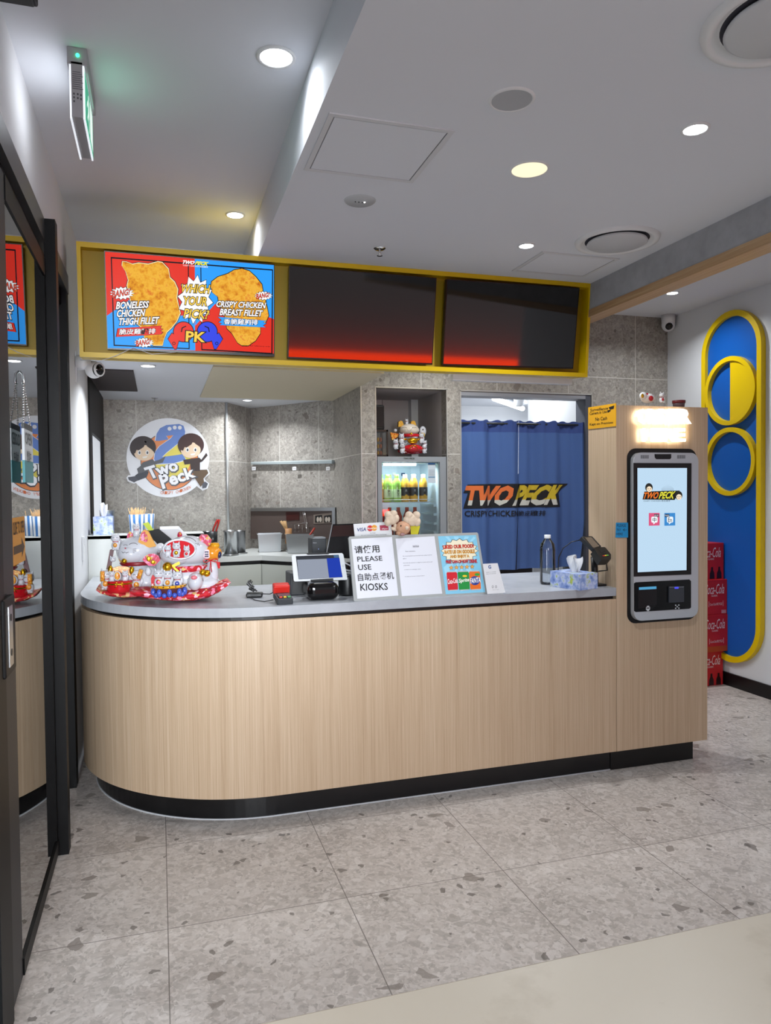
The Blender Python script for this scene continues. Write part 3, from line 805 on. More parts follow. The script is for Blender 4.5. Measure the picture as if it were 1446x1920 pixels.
eF = Pl((-.216, 2.91, 2.96), (0, 1, 0), (0, 0, 1))
b = B().flat2(eF, [(-.155, -.075), (.165, -.075), (.165, .09), (-.155, .09)], .001, GF)
WL = scr('#e6f4ee', .9)
b.flat2(eF, [(.03, -.06), (.14, -.06), (.14, .075), (.03, .075)], .0016, WL).flat2(eF, oval(-.03, .05, .015, .015, 16), .002, WL)
b.flat2(eF, [(-.06, .03), (-.01, .035), (.01, .0), (.0, -.005), (-.02, .015), (-.025, -.01), (.0, -.03), (-.005, -.06), (-.018, -.06), (-.018, -.035), (-.045, -.015), (-.075, -.045), (-.083, -.035), (-.05, .0), (-.045, .018), (-.07, .015), (-.085, -.005), (-.095, .0), (-.078, .028)], .002, WL)
obj('green_face', b, ex)
area('white_side_glow', (-.275, 2.92, 2.99), .25, .42, (.92, .96, 1), ex, 'RECTANGLE', .18, (-1, 0, .1)); area('green_side_glow', (-.205, 2.92, 2.99), .25, .16, (.25, 1, .6), ex, 'RECTANGLE', .18, (1, 0, .1))
t = thing('ceiling_fixture', 'dark box on the ceiling cut off by the top left picture corner', 'fixture', at(35, -12, 'Z', ZH))
_f = at(40, -4, 'Z', ZH-.03); obj('body', B().bx((_f.x-.12, _f.y-.14, ZH-.045), (_f.x+.045, _f.y+.012, ZH), mat('dark fixture', '#1d1a22', .5), .006), t)
obj('cover', B().bx((_f.x-.11, _f.y-.13, ZH-.052), (_f.x+.035, _f.y+.002, ZH-.045), PLAST_B, .003), t)


def rescale(root, k):                          # same direction from the doorway, k times as far away and as large
    if root.type == 'MESH' and not root.children and root.location.length == 0:
        root.data.transform(Matrix.Translation(CAM) @ Matrix.Scale(k, 4) @ Matrix.Translation(-CAM)); return
    root.location = CAM+(root.location-CAM)*k
    todo = list(root.children)
    while todo:
        c = todo.pop(); todo += list(c.children); c.location *= k
        if c.type == 'MESH': c.data.transform(Matrix.Scale(k, 4))
        elif c.type == 'LIGHT':
            c.data.size *= k; c.data.size_y *= k


for o in [o for o in COL.objects if o not in _before and o.parent is None]:
    n = o.name.split('.')[0]; z = o.location.z
    if n in ('downlight', 'fire_sprinkler') and (abs(z-ZK) < .01 or abs(z-3.13) < .005): continue
    rescale(o, (ZH_-1.6)/(ZH-1.6) if n in ('exit_sign', 'ceiling_fixture') or abs(z-ZH) < .004 else (ZC_-1.6)/(ZC-1.6))
ZC, ZH = ZC_, ZH_
# white security cameras
CAMW = mat('white camera shell', '#dcdde0', .35)


def dome(c, r, base, label, look):
    t = thing('dome_camera', label, 'camera', base, 'white dome cameras')
    c = V(c); look = V(look).normalized()
    obj('mount', B().cone(base, c, r*1.05, r*.95, CAMW, 28), t)
    bl_ = obj('ball', B().ell(c, r, CAMW, seg=24), t)
    obj('lens_window', B().ell(c+look*r*.34, r*.74, mat('black camera window', '#0a0a0d', .08), seg=20), bl_)


dome((4.33, 5.56, 3.045), .058, (4.33, 5.56, 3.13), 'white dome security camera in the ceiling corner above the tiled wall', (-.45, -.8, -.45))
b0 = at(172, 690, 'X', -.37)
t = thing('ball_camera', 'glossy white ball camera fixed on the wall under the menu board left end', 'camera', (XL+.002, b0.y, b0.z))
obj('bracket', B().cone((XL+.002, b0.y, b0.z+.03), (b0.x, b0.y, b0.z+.03), .045, .04, CAMW, 24).bx((XL+.001, b0.y-.03, b0.z-.09), (XL+.008, b0.y+.03, b0.z+.09), CAMW), t)
obj('ball', B().ell(b0+V((.012, 0, -.01)), .052, CAMW, seg=28), t)
obj('lens_ring', B().lathe([(.030, .0), (.036, .006), (.042, 0), (.040, -.012)], b0+V((.047, -.030, -.012)), CAMW, 28, (.75, -.66, -.05)), t)
obj('lens_window', B().ell(b0+V((.030, -.018, -.012)), .0405, mat('black camera window', '#0a0a0d', .08), seg=24), t)

# ================================================================== things on the counter
CT = 1.05
CERW, CERR, CERY = gl('#c9cbd2'), gl('#c01822'), gl('#d99a12')
GOLDM = mat('gold glaze', '#d9a520', .25, .9)
PINKF = mottled('red cloth with pink flowers', [(0, '#b5121f'), (.42, '#c2182a'), (.58, '#e07a98'), (.72, '#f0b8c8'), (.84, '#8c1420'), (.93, '#d8b070')], 62, .7, vor=True)
GOLDF = mottled('red cloth with gold flowers', [(0, '#b01820'), (.35, '#9a1418'), (.55, '#b98a52'), (.72, '#d3a878'), (.85, '#c84a58')], 62, .7, vor=True)
PATP = mottled('pink blossom glaze', [(0, '#b5143a'), (.5, '#cc4a78'), (.7, '#d88aac'), (.86, '#c49a28')], 85, .5, vor=True)
LINE = pt('#3a2a30', .4)
PLAQ = mat('brown plaque', '#5a3438', .5)


def arc(c, r, a0, a1, depth, n=7, tilt=0.0):   # a curved stroke facing the viewer
    return [V(c)+V((r*math.cos(a0+(a1-a0)*i/n), depth, r*math.sin(a0+(a1-a0)*i/n)+tilt*i/n)) for i in range(n+1)]


def kitten(c, s, body=True, deco=None, CERW=CERW):
    """A small glazed kitten, s metres tall, facing the shop front."""
    b = B(); c = V(c)
    hd = c+V((0, -.04*s, .72*s))
    b.ell(hd, (.27*s, .24*s, .24*s), CERW, seg=14)
    for sx in (-1, 1):
        b.cone(hd+V((sx*.15*s, 0, .14*s)), hd+V((sx*.2*s, 0, .34*s)), .09*s, .01*s, CERW, 8)
        b.tube(arc(hd+V((sx*.1*s, 0, .02*s)), .05*s, .3, PI-.3, -.235*s, 4), .012*s, LINE, 4)
    b.ell(hd+V((0, -.24*s, -.03*s)), .022*s, pt('#c05060', .3), seg=6)
    if body:
        b.ell(c+V((0, 0, .26*s)), (.25*s, .22*s, .30*s), CERW, seg=14)
        b.lathe([(.17*s, -.02*s), (.2*s, 0), (.17*s, .02*s)], c+V((0, 0, .52*s)), CERR, 14)
        b.ell(c+V((.22*s, -.08*s, .45*s)), (.07*s, .07*s, .15*s), CERW, seg=8)
        for sx in (-1, 1): b.ell(c+V((sx*.13*s, -.18*s, .06*s)), (.09*s, .12*s, .06*s), CERW, seg=8)
    if deco: b.ell(c+V((-.02*s, -.2*s, .3*s)), (.13*s, .06*s, .14*s), deco, seg=10)
    return b


def pxe(b, x, y, Y, rx, rz, m, ry=None, rot=None, seg=20):           # ellipsoid placed by its outline in the photo, at depth Y
    p = at(x, y, 'Y', Y); k = mpp(p)
    return b.ell(p, (rx*k, ry if ry else min(rx, rz)*k, rz*k), m, rot, seg)


def P(x, y, Y): return at(x, y, 'Y', Y)


def cushion(pts, Y, depth, m, name, parent, tip=None):
    """A stuffed cushion: outline rows (photo x, y top, y bottom) swept from a front edge to the back."""
    b = B(); rows = []
    n = 9
    for j in range(n+1):
        t = j/n; w = math.sin(PI*max(.02, min(.98, t)))**.5
        row_t, row_b = [], []
        for x, yt, yb in pts:
            mid = P(x, (yt+yb)/2, Y); hh = (P(x, yt, Y).z-P(x, yb, Y).z)/2*w
            y = Y + depth*(t-.0)
            row_t.append(V((mid.x, y, mid.z+hh))); row_b.append(V((mid.x, y, mid.z-hh)))
        rows.append(row_t+row_b[::-1])
    vs = [[b.bm.verts.new(p) for p in r] for r in rows]; k = len(rows[0]); fs = []
    for a, c in zip(vs, vs[1:]): fs += [b.bm.faces.new((a[i], a[(i+1) % k], c[(i+1) % k], c[i])) for i in range(k)]
    fs += [b.bm.faces.new(vs[0]), b.bm.faces.new(vs[-1])]
    bmesh.ops.recalc_face_normals(b.bm, faces=fs); b.fin(fs, m, True)
    # rest exactly on the countertop
    lo = min(v.co.z for v in b.bm.verts); bmesh.ops.translate(b.bm, vec=(0, 0, CT+.0005-lo), verts=b.bm.verts[:])
    return obj(name, b, parent)


# ---- left cat: closed eyes, red tub in front, kittens all round
YA = 4.20
ca = thing('lucky_cat_figurine', 'white ceramic lucky cat with closed eyes and kittens around a red tub, nearest the wall', 'figurine', (P(255, 1100, YA).x, YA, CT), 'ceramic lucky cats on the counter')
cushion([(180, 1103, 1106), (188, 1105, 1115), (205, 1106, 1121), (230, 1107, 1124), (255, 1106, 1123), (275, 1105, 1121), (290, 1106, 1116)], 4.06, .26, GOLDF, 'cushion', ca)
b = B(); pxe(b, 258, 1083, YA+.02, 38, 32, CERW, .11); pxe(b, 275, 1092, YA-.03, 24, 20, CERW, .07); pxe(b, 225, 1092, YA-.02, 16, 18, CERW, .06); obj('body', b, ca)
b = B(); pxe(b, 259, 1031, YA, 37, 27, CERW, .10); pxe(b, 247, 1038, YA-.035, 26, 19, CERW, .075); pxe(b, 232, 1040, YA+.01, 11, 18, CERY, .07)
for x, y, r in ((235, 1024, 4), (250, 1022, 8)): b.tube([P(x+r*math.cos(t), y-r*.55*math.sin(t)+(.06*(x-240)), YA-.098) for t in [.3+i*.36 for i in range(8)]], .0011, LINE, 5)
b.tube([P(x, y, YA-.112) for x, y in ((228, 1034), (231, 1037), (234, 1035), (237, 1037), (241, 1035))], .0011, LINE, 5)
for i in range(3): b.tube([P(249, 1030+3*i, YA-.108), P(256, 1029+4*i, YA-.102)], .001, LINE, 5)
b.ell(P(235, 1028, YA-.108), .004, pt('#c05060', .3), seg=8)
hda = obj('head', b, ca)
b = B(); b.prism([P(x, y, YA-.085) for x, y in ((259, 1016), (264, 1000), (271, 993), (279, 998), (286, 1012), (293, 1024), (280, 1027), (268, 1022))], (0, .09, 0), mat('ochre ear', '#cf8f12', .5))
b.prism([P(x, y, YA-.089) for x, y in ((262, 1012), (265, 1000), (271, 996), (276, 1003), (277, 1014), (274, 1017))], (0, .01, 0), PATP); obj('ear', b, hda)
b = B(); b.prism([P(x, y, YA-.0) for x, y in ((237, 1014), (239, 1002), (243, 996), (249, 1000), (250, 1011))], (0, .04, 0), PATP, m2=CERR); obj('ear', b, hda)
b = B(); k = mpp(P(240, 1054, YA)); b.lathe([(.085, -.010), (.093, 0), (.085, .010)], P(258, 1055, YA), mat('dark red collar', '#7c1220', .4), 28); b.ell(P(233, 1052, YA-.09), .014, GOLDM, seg=14); obj('collar', b, ca)
b = B(); pxe(b, 296, 1048, YA+.02, 6, 26, CERW, .022); pxe(b, 301, 1026, YA, 8, 8, CERW, .024)
b.bx(P(295, 1048, YA-.024), P(301, 1036, YA-.018), PLAQ); obj('raised_arm', b, ca)
b = B(); pxe(b, 225, 1030, YA, 7, 20, CERW, .02); b.prism([P(x, y, YA-.05) for x, y in ((206, 1031), (214, 1028), (208, 1068), (199, 1068))], (0, .012, 0), PLAQ); obj('plaque_arm', b, ca)
b = B(); b.lathe([(0, 0), (.060, 0), (.066, .02), (.062, .045), (.064, .058), (.056, .062), (0, .062)], P(225, 1110, YA-.10), CERR, 28)
o = P(225, 1110, YA-.10); b.lathe([(.0635, .043), (.067, .047), (.0645, .051)], o, GOLDM, 28)
for sx in (-1, 1): b.tube([o+V((0, -.064, .047)), o+V((sx*.012, -.07, .058)), o+V((sx*.026, -.066, .050)), o+V((sx*.010, -.069, .046)), o+V((sx*.024, -.068, .030))], .0022, GOLDM, 6)
obj('red_tub', b, ca)
b = B(); rad = .062; cc = P(228, 1096, YA-.085)
ribbon_pts = [(cc.x+rad*math.sin(t), cc.z+rad*math.cos(t)) for t in [-.95+1.9*i/12 for i in range(13)]]
rin = [(cc.x+(rad+.036)*math.sin(t), cc.z+(rad+.036)*math.cos(t)) for t in [-.85+1.7*i/12 for i in range(13)]]
SCR = mottled('gold lettered scroll', [(.35, '#b8341c'), (.5, '#d9902c'), (.62, '#e8c060')], 120, .3)
for i in range(12): b.prism([V((p[0], cc.y-.012, p[1])) for p in (ribbon_pts[i], ribbon_pts[i+1], rin[i+1], rin[i])], (0, .02, 0), SCR)
for x, y in ((207, 1068), (247, 1070)): pxe(b, x, y, YA-.10, 4.5, 8, GOLDM, .012)
obj('scroll', b, ca)
b = B(); pxe(b, 220, 1080, YA-.15, 7, 9, CERW, .008); pxe(b, 220, 1080, YA-.158, 5, 7.4, SCR, .006); obj('gold_coin', b, ca)
for x, y, s_, yy in ((217, 1031, .085, -.06), (256, 1006, .07, -.02)):
    obj('kitten', kitten(P(x, y, YA+yy), s_, True, None if x > 230 else mat('ochre glaze', '#c98a3a', .2)), ca)
for x, y, s_ in ((212, 1064, .06), (246, 1064, .06)): obj('kitten', kitten(P(x, y, YA-.075), s_, False), ca)
for x, y, s_, d in ((199, 1105, .105, SCR), (257, 1108, .115, SCR)): obj('kitten', kitten(P(x, y, YA-.09), s_, True, d), ca)
for x, y, s_ in ((210, 1090, .055), (235, 1091, .06)): obj('kitten', kitten(P(x, y, YA-.115), s_, True), ca)
for x in (192, 263):
    b = B(); b.cone(P(x+ (2 if x > 200 else 0), 1068 if x > 200 else 1071, YA-.14), P(x-3 if x > 200 else x, 1085 if x > 200 else 1090, YA-.14), .011, .011, SCR, 12)
    obj('small_scroll', b, ca)

# ---- right cat: wide open red mouth, boat of kittens
YC = 3.97
cb = thing('lucky_cat_figurine', 'white ceramic lucky cat with a huge open red mouth and a boat of kittens', 'figurine', (P(350, 1110, YC).x, YC, CT), 'ceramic lucky cats on the counter')
cushion([(242, 1113, 1116), (252, 1110, 1124), (275, 1108, 1130), (305, 1112, 1133), (335, 1114, 1135), (365, 1110, 1134), (392, 1104, 1128), (410, 1099, 1119), (425, 1095, 1107), (433, 1094, 1097)], 3.82, .23, PINKF, 'cushion', cb)
b = B(); pxe(b, 352, 1082, YC, 50, 33, CERW, .10); pxe(b, 385, 1096, YC-.02, 26, 17, CERW, .08); obj('body', b, cb)
b = B(); pxe(b, 352, 1033, YC, 44, 29, CERW, .115); pxe(b, 332, 1040, YC-.05, 31, 20, CERW, .07); pxe(b, 372, 1020, YC+.02, 17, 13, CERW, .09)
b.tube([P(355+13*math.cos(t), 1016-8*math.sin(t)+.2*13*math.cos(t), YC-.085) for t in [.35+i*.3 for i in range(7)]], .0012, LINE, 5)
for i in range(3): b.tube([P(366+2.5*i, 1018, YC-.09), P(369+2.8*i, 1023, YC-.09)], .001, LINE, 5)
hdb = obj('head', b, cb)
b = B(); mo = [P(x, y, YC-.132) for x, y in oval(336.5, 1030, 31.5, 19.5, 30)]
b.tube([P(x, y, YC-.132) for x, y in oval(336.5, 1030, 30, 18, 30)]+[P(366.5, 1030, YC-.132)], .0055, CERW, 8).prism(mo, (0, .03, 0), mat('white rim glaze', '#c9cbd2', .5))
b.prism([P(x, y, YC-.1335) for x, y in oval(336.5, 1030, 28.0, 16.2, 30)], (0, .002, 0), mat('red mouth glaze', '#c20d1c', .6, spec=.2))
obj('mouth', b, hdb)
for x, y, s_, d in ((315, 1044, .060, None), (331, 1044.5, .074, GOLDM), (350, 1044.5, .058, CERR)): obj('kitten', kitten(P(x, y, YC-.152), s_, True, d), cb)
b = B(); b.prism([P(x, y, YC-.06) for x, y in ((374, 1008), (378, 1003), (390, 1003), (397, 1012), (394, 1022), (384, 1026), (376, 1018))], (0, .07, 0), PATP); pxe(b, 379, 1018, YC, 8, 11, CERY, .03); obj('ear', b, hdb)
b = B(); pxe(b, 337, 1004, YC+.02, 4.5, 7, PATP, .02); obj('ear', b, hdb)
b = B(); k = P(350, 1064, YC); b.lathe([(.095, -.016), (.108, -.008), (.108, .010), (.098, .016)], k, PINKF, 28); b.bx(P(405, 1066, YC+.0), P(412, 1053, YC+.02), CERR); obj('scarf', b, cb)
b = B(); b.ell(P(314, 1063, YC-.13), .024, GOLDM, seg=18)
for a_, c_ in (((322, 1062), (336, 1056)), ((325, 1063), (335, 1073))): b.prism([P(a_[0], a_[1]-2, YC-.125), P(c_[0], c_[1]-3, YC-.125), P(c_[0]+1, c_[1]+2, YC-.125), P(a_[0], a_[1]+2, YC-.125)], (0, .006, 0), GOLDM)
obj('gold_bell', b, cb)
b = B(); pxe(b, 278, 1072, YC-.10, 6, 8, CERW, .02)
fan = [P(x, y, YC-.12) for x, y in ((279, 1061), (267, 1050), (271, 1043), (279, 1039), (289, 1038), (297, 1042), (301, 1050), (290, 1061))]
b.prism(fan, (0, .010, 0), PATP, m2=CERW); pxe(b, 279, 1048, YC-.125, 4, 5, GOLDM, .003); pxe(b, 287, 1054, YC-.125, 4, 4, GOLDM, .003); obj('fan', b, cb)
o = P(317, 1117, YC-.12); b = B()
prof = [(.050, 0), (.066, .02), (.076, .044), (.080, .050)]
b.lathe([(0, 0)]+prof+[(.070, .050), (0, .046)], o, mat('brown boat glaze', '#5b3034', .2), 30)
b.lathe([(.078, .044), (.084, .048), (.084, .056), (.076, .058), (.070, .052)], o, CERY, 30)
for i in range(9): b.ell(o+V((.083*math.cos(PI*1.05+i*.36), .083*math.sin(PI*1.05+i*.36), .052)), .004, pt('#4a2a14', .3), seg=6)
b.prism([P(x, y, YC-.10) for x, y in ((283, 1085), (286, 1078), (291, 1080), (293, 1100), (284, 1100))], (0, .02, 0), CERR)
bt_ = obj('boat', b, cb)
b = B(); BL = gl('#3f56b4')
for i in range(11):
    t = PI*.98+i*.105*PI; r_ = .074+.004*(i % 2); b.ell(o+V((r_*math.cos(t), r_*math.sin(t), .010+.012*(i % 2))), (.013, .013, .013+.008*((i*3) % 2)), BL, seg=10)
obj('waves', b, bt_)
for x, y, d in ((298, 1101, PATP), (315, 1102, mat('ochre glaze', '#c98a3a', .2)), (333, 1104, gl('#39479c'))): obj('kitten', kitten(P(x, y, YC-.135), .092, True, d), cb)
b = B(); pxe(b, 366, 1090, YC-.10, 15, 17, CERW, .06, Matrix.Rotation(.15, 3, 'Y')); pxe(b, 364, 1083, YC-.155, 6, 4, pt('#d0707a', .2), .008)
for i in range(2): b.tube([P(376+4*i, 1086-2*i, YC-.13), P(377+4*i, 1092-2*i, YC-.13)], .0012, LINE, 5)
obj('raised_foot', b, cb)
b = B(); pxe(b, 399, 1068, YC-.02, 10, 24, CERW, .035, Matrix.Rotation(-.15, 3, 'Y')); obj('raised_arm', b, cb)
b = B(); OR = gl('#d98a1c'); pxe(b, 398, 1037, YC-.04, 18, 15, OR, .05); pxe(b, 403, 1023, YC-.04, 9, 6, CERY, .03)
for i in range(5): b.ell(P(397+3*i, 1019, YC-.06), .004, CERY, seg=6)
pxe(b, 388, 1039, YC-.078, 8, 9, gl('#e9cfd6'), .010); pxe(b, 411, 1040, YC-.065, 4.5, 7, gl('#262c4e'), .02)
for i in range(3): b.bx(P(384, 1034+4*i, YC-.092), P(391, 1036+4*i, YC-.084), gl('#262c4e'))
obj('orange_drum', b, cb)
b = B(); c_ = P(395, 1051, YC-.085)
for sx in (-1, 1): b.tube([c_+V((sx*.03*math.sin(t)*(1.2), 0, .008*math.sin(2*t))) for t in [i*PI/8 for i in range(9)]], .0025, CERR, 6)
b.tube([c_, P(393, 1073, YC-.085)], .002, CERR, 5); b.tube([c_, P(397, 1073, YC-.08)], .002, CERR, 5); obj('red_bow', b, cb)
b = B(); b.ell(P(380, 1073, YC-.09), .017, GOLDM, seg=14).ell(P(388, 1075, YC-.095), .018, GOLDM, seg=14); obj('gold_bells', b, cb)

# ---- card reader, cables, tablet
t = thing('card_reader', 'small grey card reader with a red top beside the tablet', 'card terminal', (.585, 3.68, CT))
b = B().box((.587, 3.69, CT+.022), (.078, .15, .036), PLAST_G, Matrix.Rotation(.12, 3, 'X'), .006)
b.box((.587, 3.655, CT+.043), (.062, .045, .004), mat('reader window', '#43535a', .2), Matrix.Rotation(.12, 3, 'X'))
for i, c in enumerate(('#c8402c', '#d8b32c', '#4f9a5a')): b.box((.567+.02*i, 3.628, CT+.037), (.014, .012, .006), pt(c), Matrix.Rotation(.12, 3, 'X'))
obj('body', b, t)
obj('red_cap', B().box((.587, 3.745, CT+.064), (.084, .05, .050), mat('red plastic', '#c8281f', .3), Matrix.Rotation(.25, 3, 'X'), .009, 3), t)
b = B()
pts = [P(467, 1090, 4.05), P(464, 1095, 4.03), P(470, 1100, 4.0), P(468, 1104, 3.98), P(476, 1108, 3.96)]
b.tube(pts, .006, PLAST_B, 8).tube([p+V((.010, .01, .004)) for p in pts], .005, PLAST_B, 8).tube([p+V((.018, .012, -.003)) for p in pts], .004, PLAST_B, 8)
b.box((.475, 3.93, CT+.014), (.085, .05, .024), PLAST_B, Matrix.Rotation(-.2, 3, 'Z'), .006)
b.tube([V((.45, 3.92, CT+.006)), V((.46, 3.80, CT+.004)), V((.50, 3.73, CT+.004)), V((.545, 3.72, CT+.012))], .0025, PLAST_B, 6)
b.tube([V((.515, 3.93, CT+.016)), V((.55, 3.88, CT+.02)), V((.57, 3.775, CT+.05))], .0025, PLAST_B, 6)
tag(obj('cable_bundle', b), 'coiled black cable and plug lying left of the card reader', 'cable')
TP = Pl((.80, 3.80, 1.205), (.995, -.04, -.005), (-.02, .26, .96))
tb = thing('tablet', 'white bezel tablet with a blue and grey screen on a black stand', 'tablet', (.80, 3.80, CT))
tq = lambda *a: [(420+x/5.356, 980+y/5.356) for x, y in a]
b = B().flat(TP, tq((692, 322), (1185, 305), (1200, 320), (1240, 565), (1232, 574), (712, 590), (702, 578), (680, 336)), .004, mat('white tablet bezel', '#d6d9dc', .25), .008); bz = obj('bezel', b, tb)
b = B().flat(TP, tq((722, 336), (1152, 322), (1192, 548), (750, 570)), .0044, scr('#3a3d44', .9)).flat(TP, tq((734, 372), (1032, 362), (1056, 552), (752, 568)), .0048, scr('#9aa2b2', .85)).flat(TP, tq((1032, 358), (1160, 353), (1190, 546), (1058, 552)), .0048, scr('#2440b0', .9))
b.flat(TP, tq((1100, 326), (1148, 324), (1154, 350), (1108, 352)), .0048, scr('#52749a', .8)); obj('display', b, bz)
obj('home_button', B().flat(TP, [(420+x/5.356, 980+y/5.356) for x, y in oval(1197, 434, 11, 11, 16)], .0043, pt('#a8abb0')).flat(TP, [(420+x/5.356, 980+y/5.356) for x, y in oval(1197, 434, 8, 8, 16)], .0046, mat('white tablet bezel', '#d6d9dc', .25)), bz)
sd = thing('tablet_stand', 'glossy black tablet stand with a rounded base under the white tablet', 'stand', (.80, 3.80, CT))
GB = mat('gloss black plastic', '#0c0a0b', .12)
b = B().flat(TP, tq((835, 306), (1055, 298), (1055, 316), (842, 322)), .010, PLAST_B, .02).flat(TP, tq((872, 572), (1098, 558), (1100, 590), (876, 600)), .014, PLAST_B, .024); obj('clamp', b, sd)
b = B().box((.795, 3.76, CT+.046), (.165, .17, .09), GB, None, .035, 5); obj('base', b, sd)
obj('neck', B().box((.805, 3.84, CT+.10), (.06, .03, .11), PLAST_B, Matrix.Rotation(-.25, 3, 'X')), sd)
t = thing('receipt_printer', 'dark grey upright receipt printer behind the white tablet', 'printer', (.80, 4.14, CT))
b = B().bx((P(585, 1020, 4.12).x, 4.12, CT), (P(612, 1020, 4.12).x, 4.24, CT+.29), PLAST_G, .005)
pp = Pl((.855, 4.1195, 1.2)); prq = lambda *a: [(530+x/8.506, 930+y/8.506) for x, y in a]
b.wpx(pp, 'EPSON', prq((487, 742), (540, 742), (540, 754), (487, 754)), .0006, pt('#b8bcc2')); b.flat(pp, prq((570, 843), (578, 843), (578, 851), (570, 851)), .0008, scr('#9fb4ff', 2))
obj('case', b, t)
obj('paper_cover', B().box((P(600, 1020, 4.15).x, 4.18, CT+.292), (.06, .09, .004), mat('smoked cover', '#7f858c', .2)), t)
t = thing('register_box', 'low black cash box behind the tablet stand', 'box', (.70, 3.98, CT))
obj('case', B().box((.74, 4.0, CT+.06), (.15, .16, .12), PLAST_G, None, .005), t); obj('front_plate', B().box((.74, 3.918, CT+.06), (.13, .005, .10), PLAST_B), t)
# till monitor seen from its side and back
t = thing('till_monitor', 'large black till monitor standing behind the handwritten sign', 'monitor', (1.10, 4.05, CT))
mo = Pl((1.1, 4.02, 1.3), (1, -.1, 0), (0, .22, 1))
b = B().flat(mo, [(623.5, 983), (664, 981.5), (700, 982), (700, 1046), (640, 1046), (612.5, 1036)], 0, mat('monitor black', '#0b0a0b', .15), .03)
obj('screen', b, t)
obj('brown_reflection', B().flat(mo, [(625, 985.5), (662, 984), (668, 1004), (620, 1007)], .002, mat('brown reflection tint', '#2a1614', .15), .001), t)  # brown reflection on the screen, put into the colour
obj('edge', B().flat(mo, [(622.5, 983), (624, 983), (613.5, 1036), (612, 1036)], .003, ALU, .02), t)
b = B().lathe([(0, 0), (.075, 0), (.075, .012), (.04, .02), (.036, .15), (0, .15)], (1.04, 4.08, CT), mat('monitor black', '#0b0a0b', .15), 28); obj('pedestal', b, t)
t = thing('black_canister', 'round black canister between the tablet and the handwritten sign', 'canister', (.97, 3.83, CT))
obj('body', B().lathe([(0, 0), (.045, 0), (.048, .01), (.048, .10), (.044, .11), (0, .11)], (.955, 3.83, CT), PLAST_B, 28), t); obj('lid', B().lathe([(.0, .122), (.040, .122), (.046, .112), (.046, .108)], (.955, 3.83, CT), PLAST_G, 28), t)
b = B(); b.box((1.0, 3.93, CT+.145), (.12, .07, .006), PAPER, Matrix.Rotation(.5, 3, 'Y')).box((1.0, 3.93, CT+.12), (.11, .07, .004), PAPER, Matrix.Rotation(.2, 3, 'Y')).bx((.95, 3.9, CT), (1.05, 3.96, CT+.115), PLAST_B)
tag(obj('paper_tray', b), 'black tray of loose white slips between the tablet and the handwritten sign', 'tray')

# ---- three-panel sign
SG = Pl((1.3, 3.612, CT+.005), (1, .006, 0), (0, .105, .32))
sg = thing('sign_holder', 'three panel grey plastic sign holder leaning on the countertop edge', 'sign', (1.3, 3.62, CT))
GH = mat('grey plastic sign frame', '#9b9d9c', .45)
gq = lambda *a: [(640+x/4.519, 970+y/4.519) for x, y in a]
b = B().flat(SG, gq((62, 172), (72, 162), (1150, 128), (1160, 136), (1240, 640), (1230, 654), (118, 712), (106, 704)), .004, GH, .012); sgf = obj('frame', b, sg)
b = B().bx((1.15, 3.70, CT), (1.45, 3.76, CT+.012), GH).box((1.3, 3.70, CT+.12), (.10, .012, .25), GH, Matrix.Rotation(-.06, 3, 'X')); obj('prop', b, sg)
PG = mat('glossy laminated paper', '#d9dae2', .12)
pages = {'handwritten': ((84, 184), (430, 166), (484, 662), (136, 690)), 'notice': ((460, 180), (790, 160), (856, 646), (514, 668)), 'drinks': ((820, 160), (1142, 150), (1220, 634), (886, 652))}
b = B().flat(SG, gq(*pages['handwritten']), .0046, PG)
HI = pt('#17151a', .5)
for tx, qd, of in (('请使用', ((108, 244), (318, 234), (326, 296), (118, 306)), .018), ('PLEASE', ((134, 334), (344, 326), (350, 366), (138, 376)), .012), ('USE', ((142, 402), (250, 398), (256, 442), (146, 448)), .015), ('自助点餐机', ((138, 478), (440, 462), (448, 522), (144, 540)), .012), ('KIOSKS', ((160, 564), (390, 556), (396, 614), (164, 622)), .015)):
    b.wpx(SG, tx, gq(*qd), .0052, HI, of)
obj('handwritten_page', b, sgf)['label'] = 'white page handwritten in black PLEASE USE KIOSKS'
b = B().flat(SG, gq(*pages['notice']), .0046, PG); FI = pt('#4a4a55', .5)
for tx, qd in (('NOTICE', ((606, 238), (656, 236), (658, 248), (608, 250))), ('Dear customers,', ((544, 284), (628, 281), (629, 291), (545, 294))), ('We are working hard to serve you fresh food, so please be patient', ((520, 326), (768, 315), (769, 323), (521, 334))), ('with us.', ((522, 347), (552, 345), (553, 352), (523, 354))),
               ('If you have any questions or suggestions, please tell the staff', ((524, 384), (772, 374), (773, 381), (525, 392))), ('at the counter', ((528, 404), (580, 401), (581, 408), (529, 411))), ('or leave us a message online.', ((534, 442), (676, 435), (677, 442), (535, 449))), ('We thank you for your continued support.', ((538, 500), (708, 491), (709, 498), (539, 507)))):
    b.wpx(SG, tx, gq(*qd), .0052, FI, .01)
b.flat(SG, gq((606, 250), (658, 248), (658, 251), (606, 253)), .0052, FI)
obj('notice_page', b, sgf)['label'] = 'white typed notice page'
LB = mat('light blue print', '#7fc0dc', .3)
b = B().flat(SG, gq(*pages['drinks']), .0046, LB)
cx_, cy_ = 1005, 300
for i in range(10):
    a0 = i*PI/5+.1; b_pts = [(cx_, cy_)]+[(max(822+.13*(s_-0), min(1140, cx_+150*math.cos(a0+d_))), max(162, min(640, cy_+330*math.sin(a0+d_)))) for d_, s_ in ((-.14, 0), (.14, 0))]
    b.flat(SG, gq(*b_pts), .0049, mat('pale blue print', '#9ad0e6', .3))
bu = [(1003+x, 284+y) for x, y in burst(0, 0, 156, 102, 16, .84)]
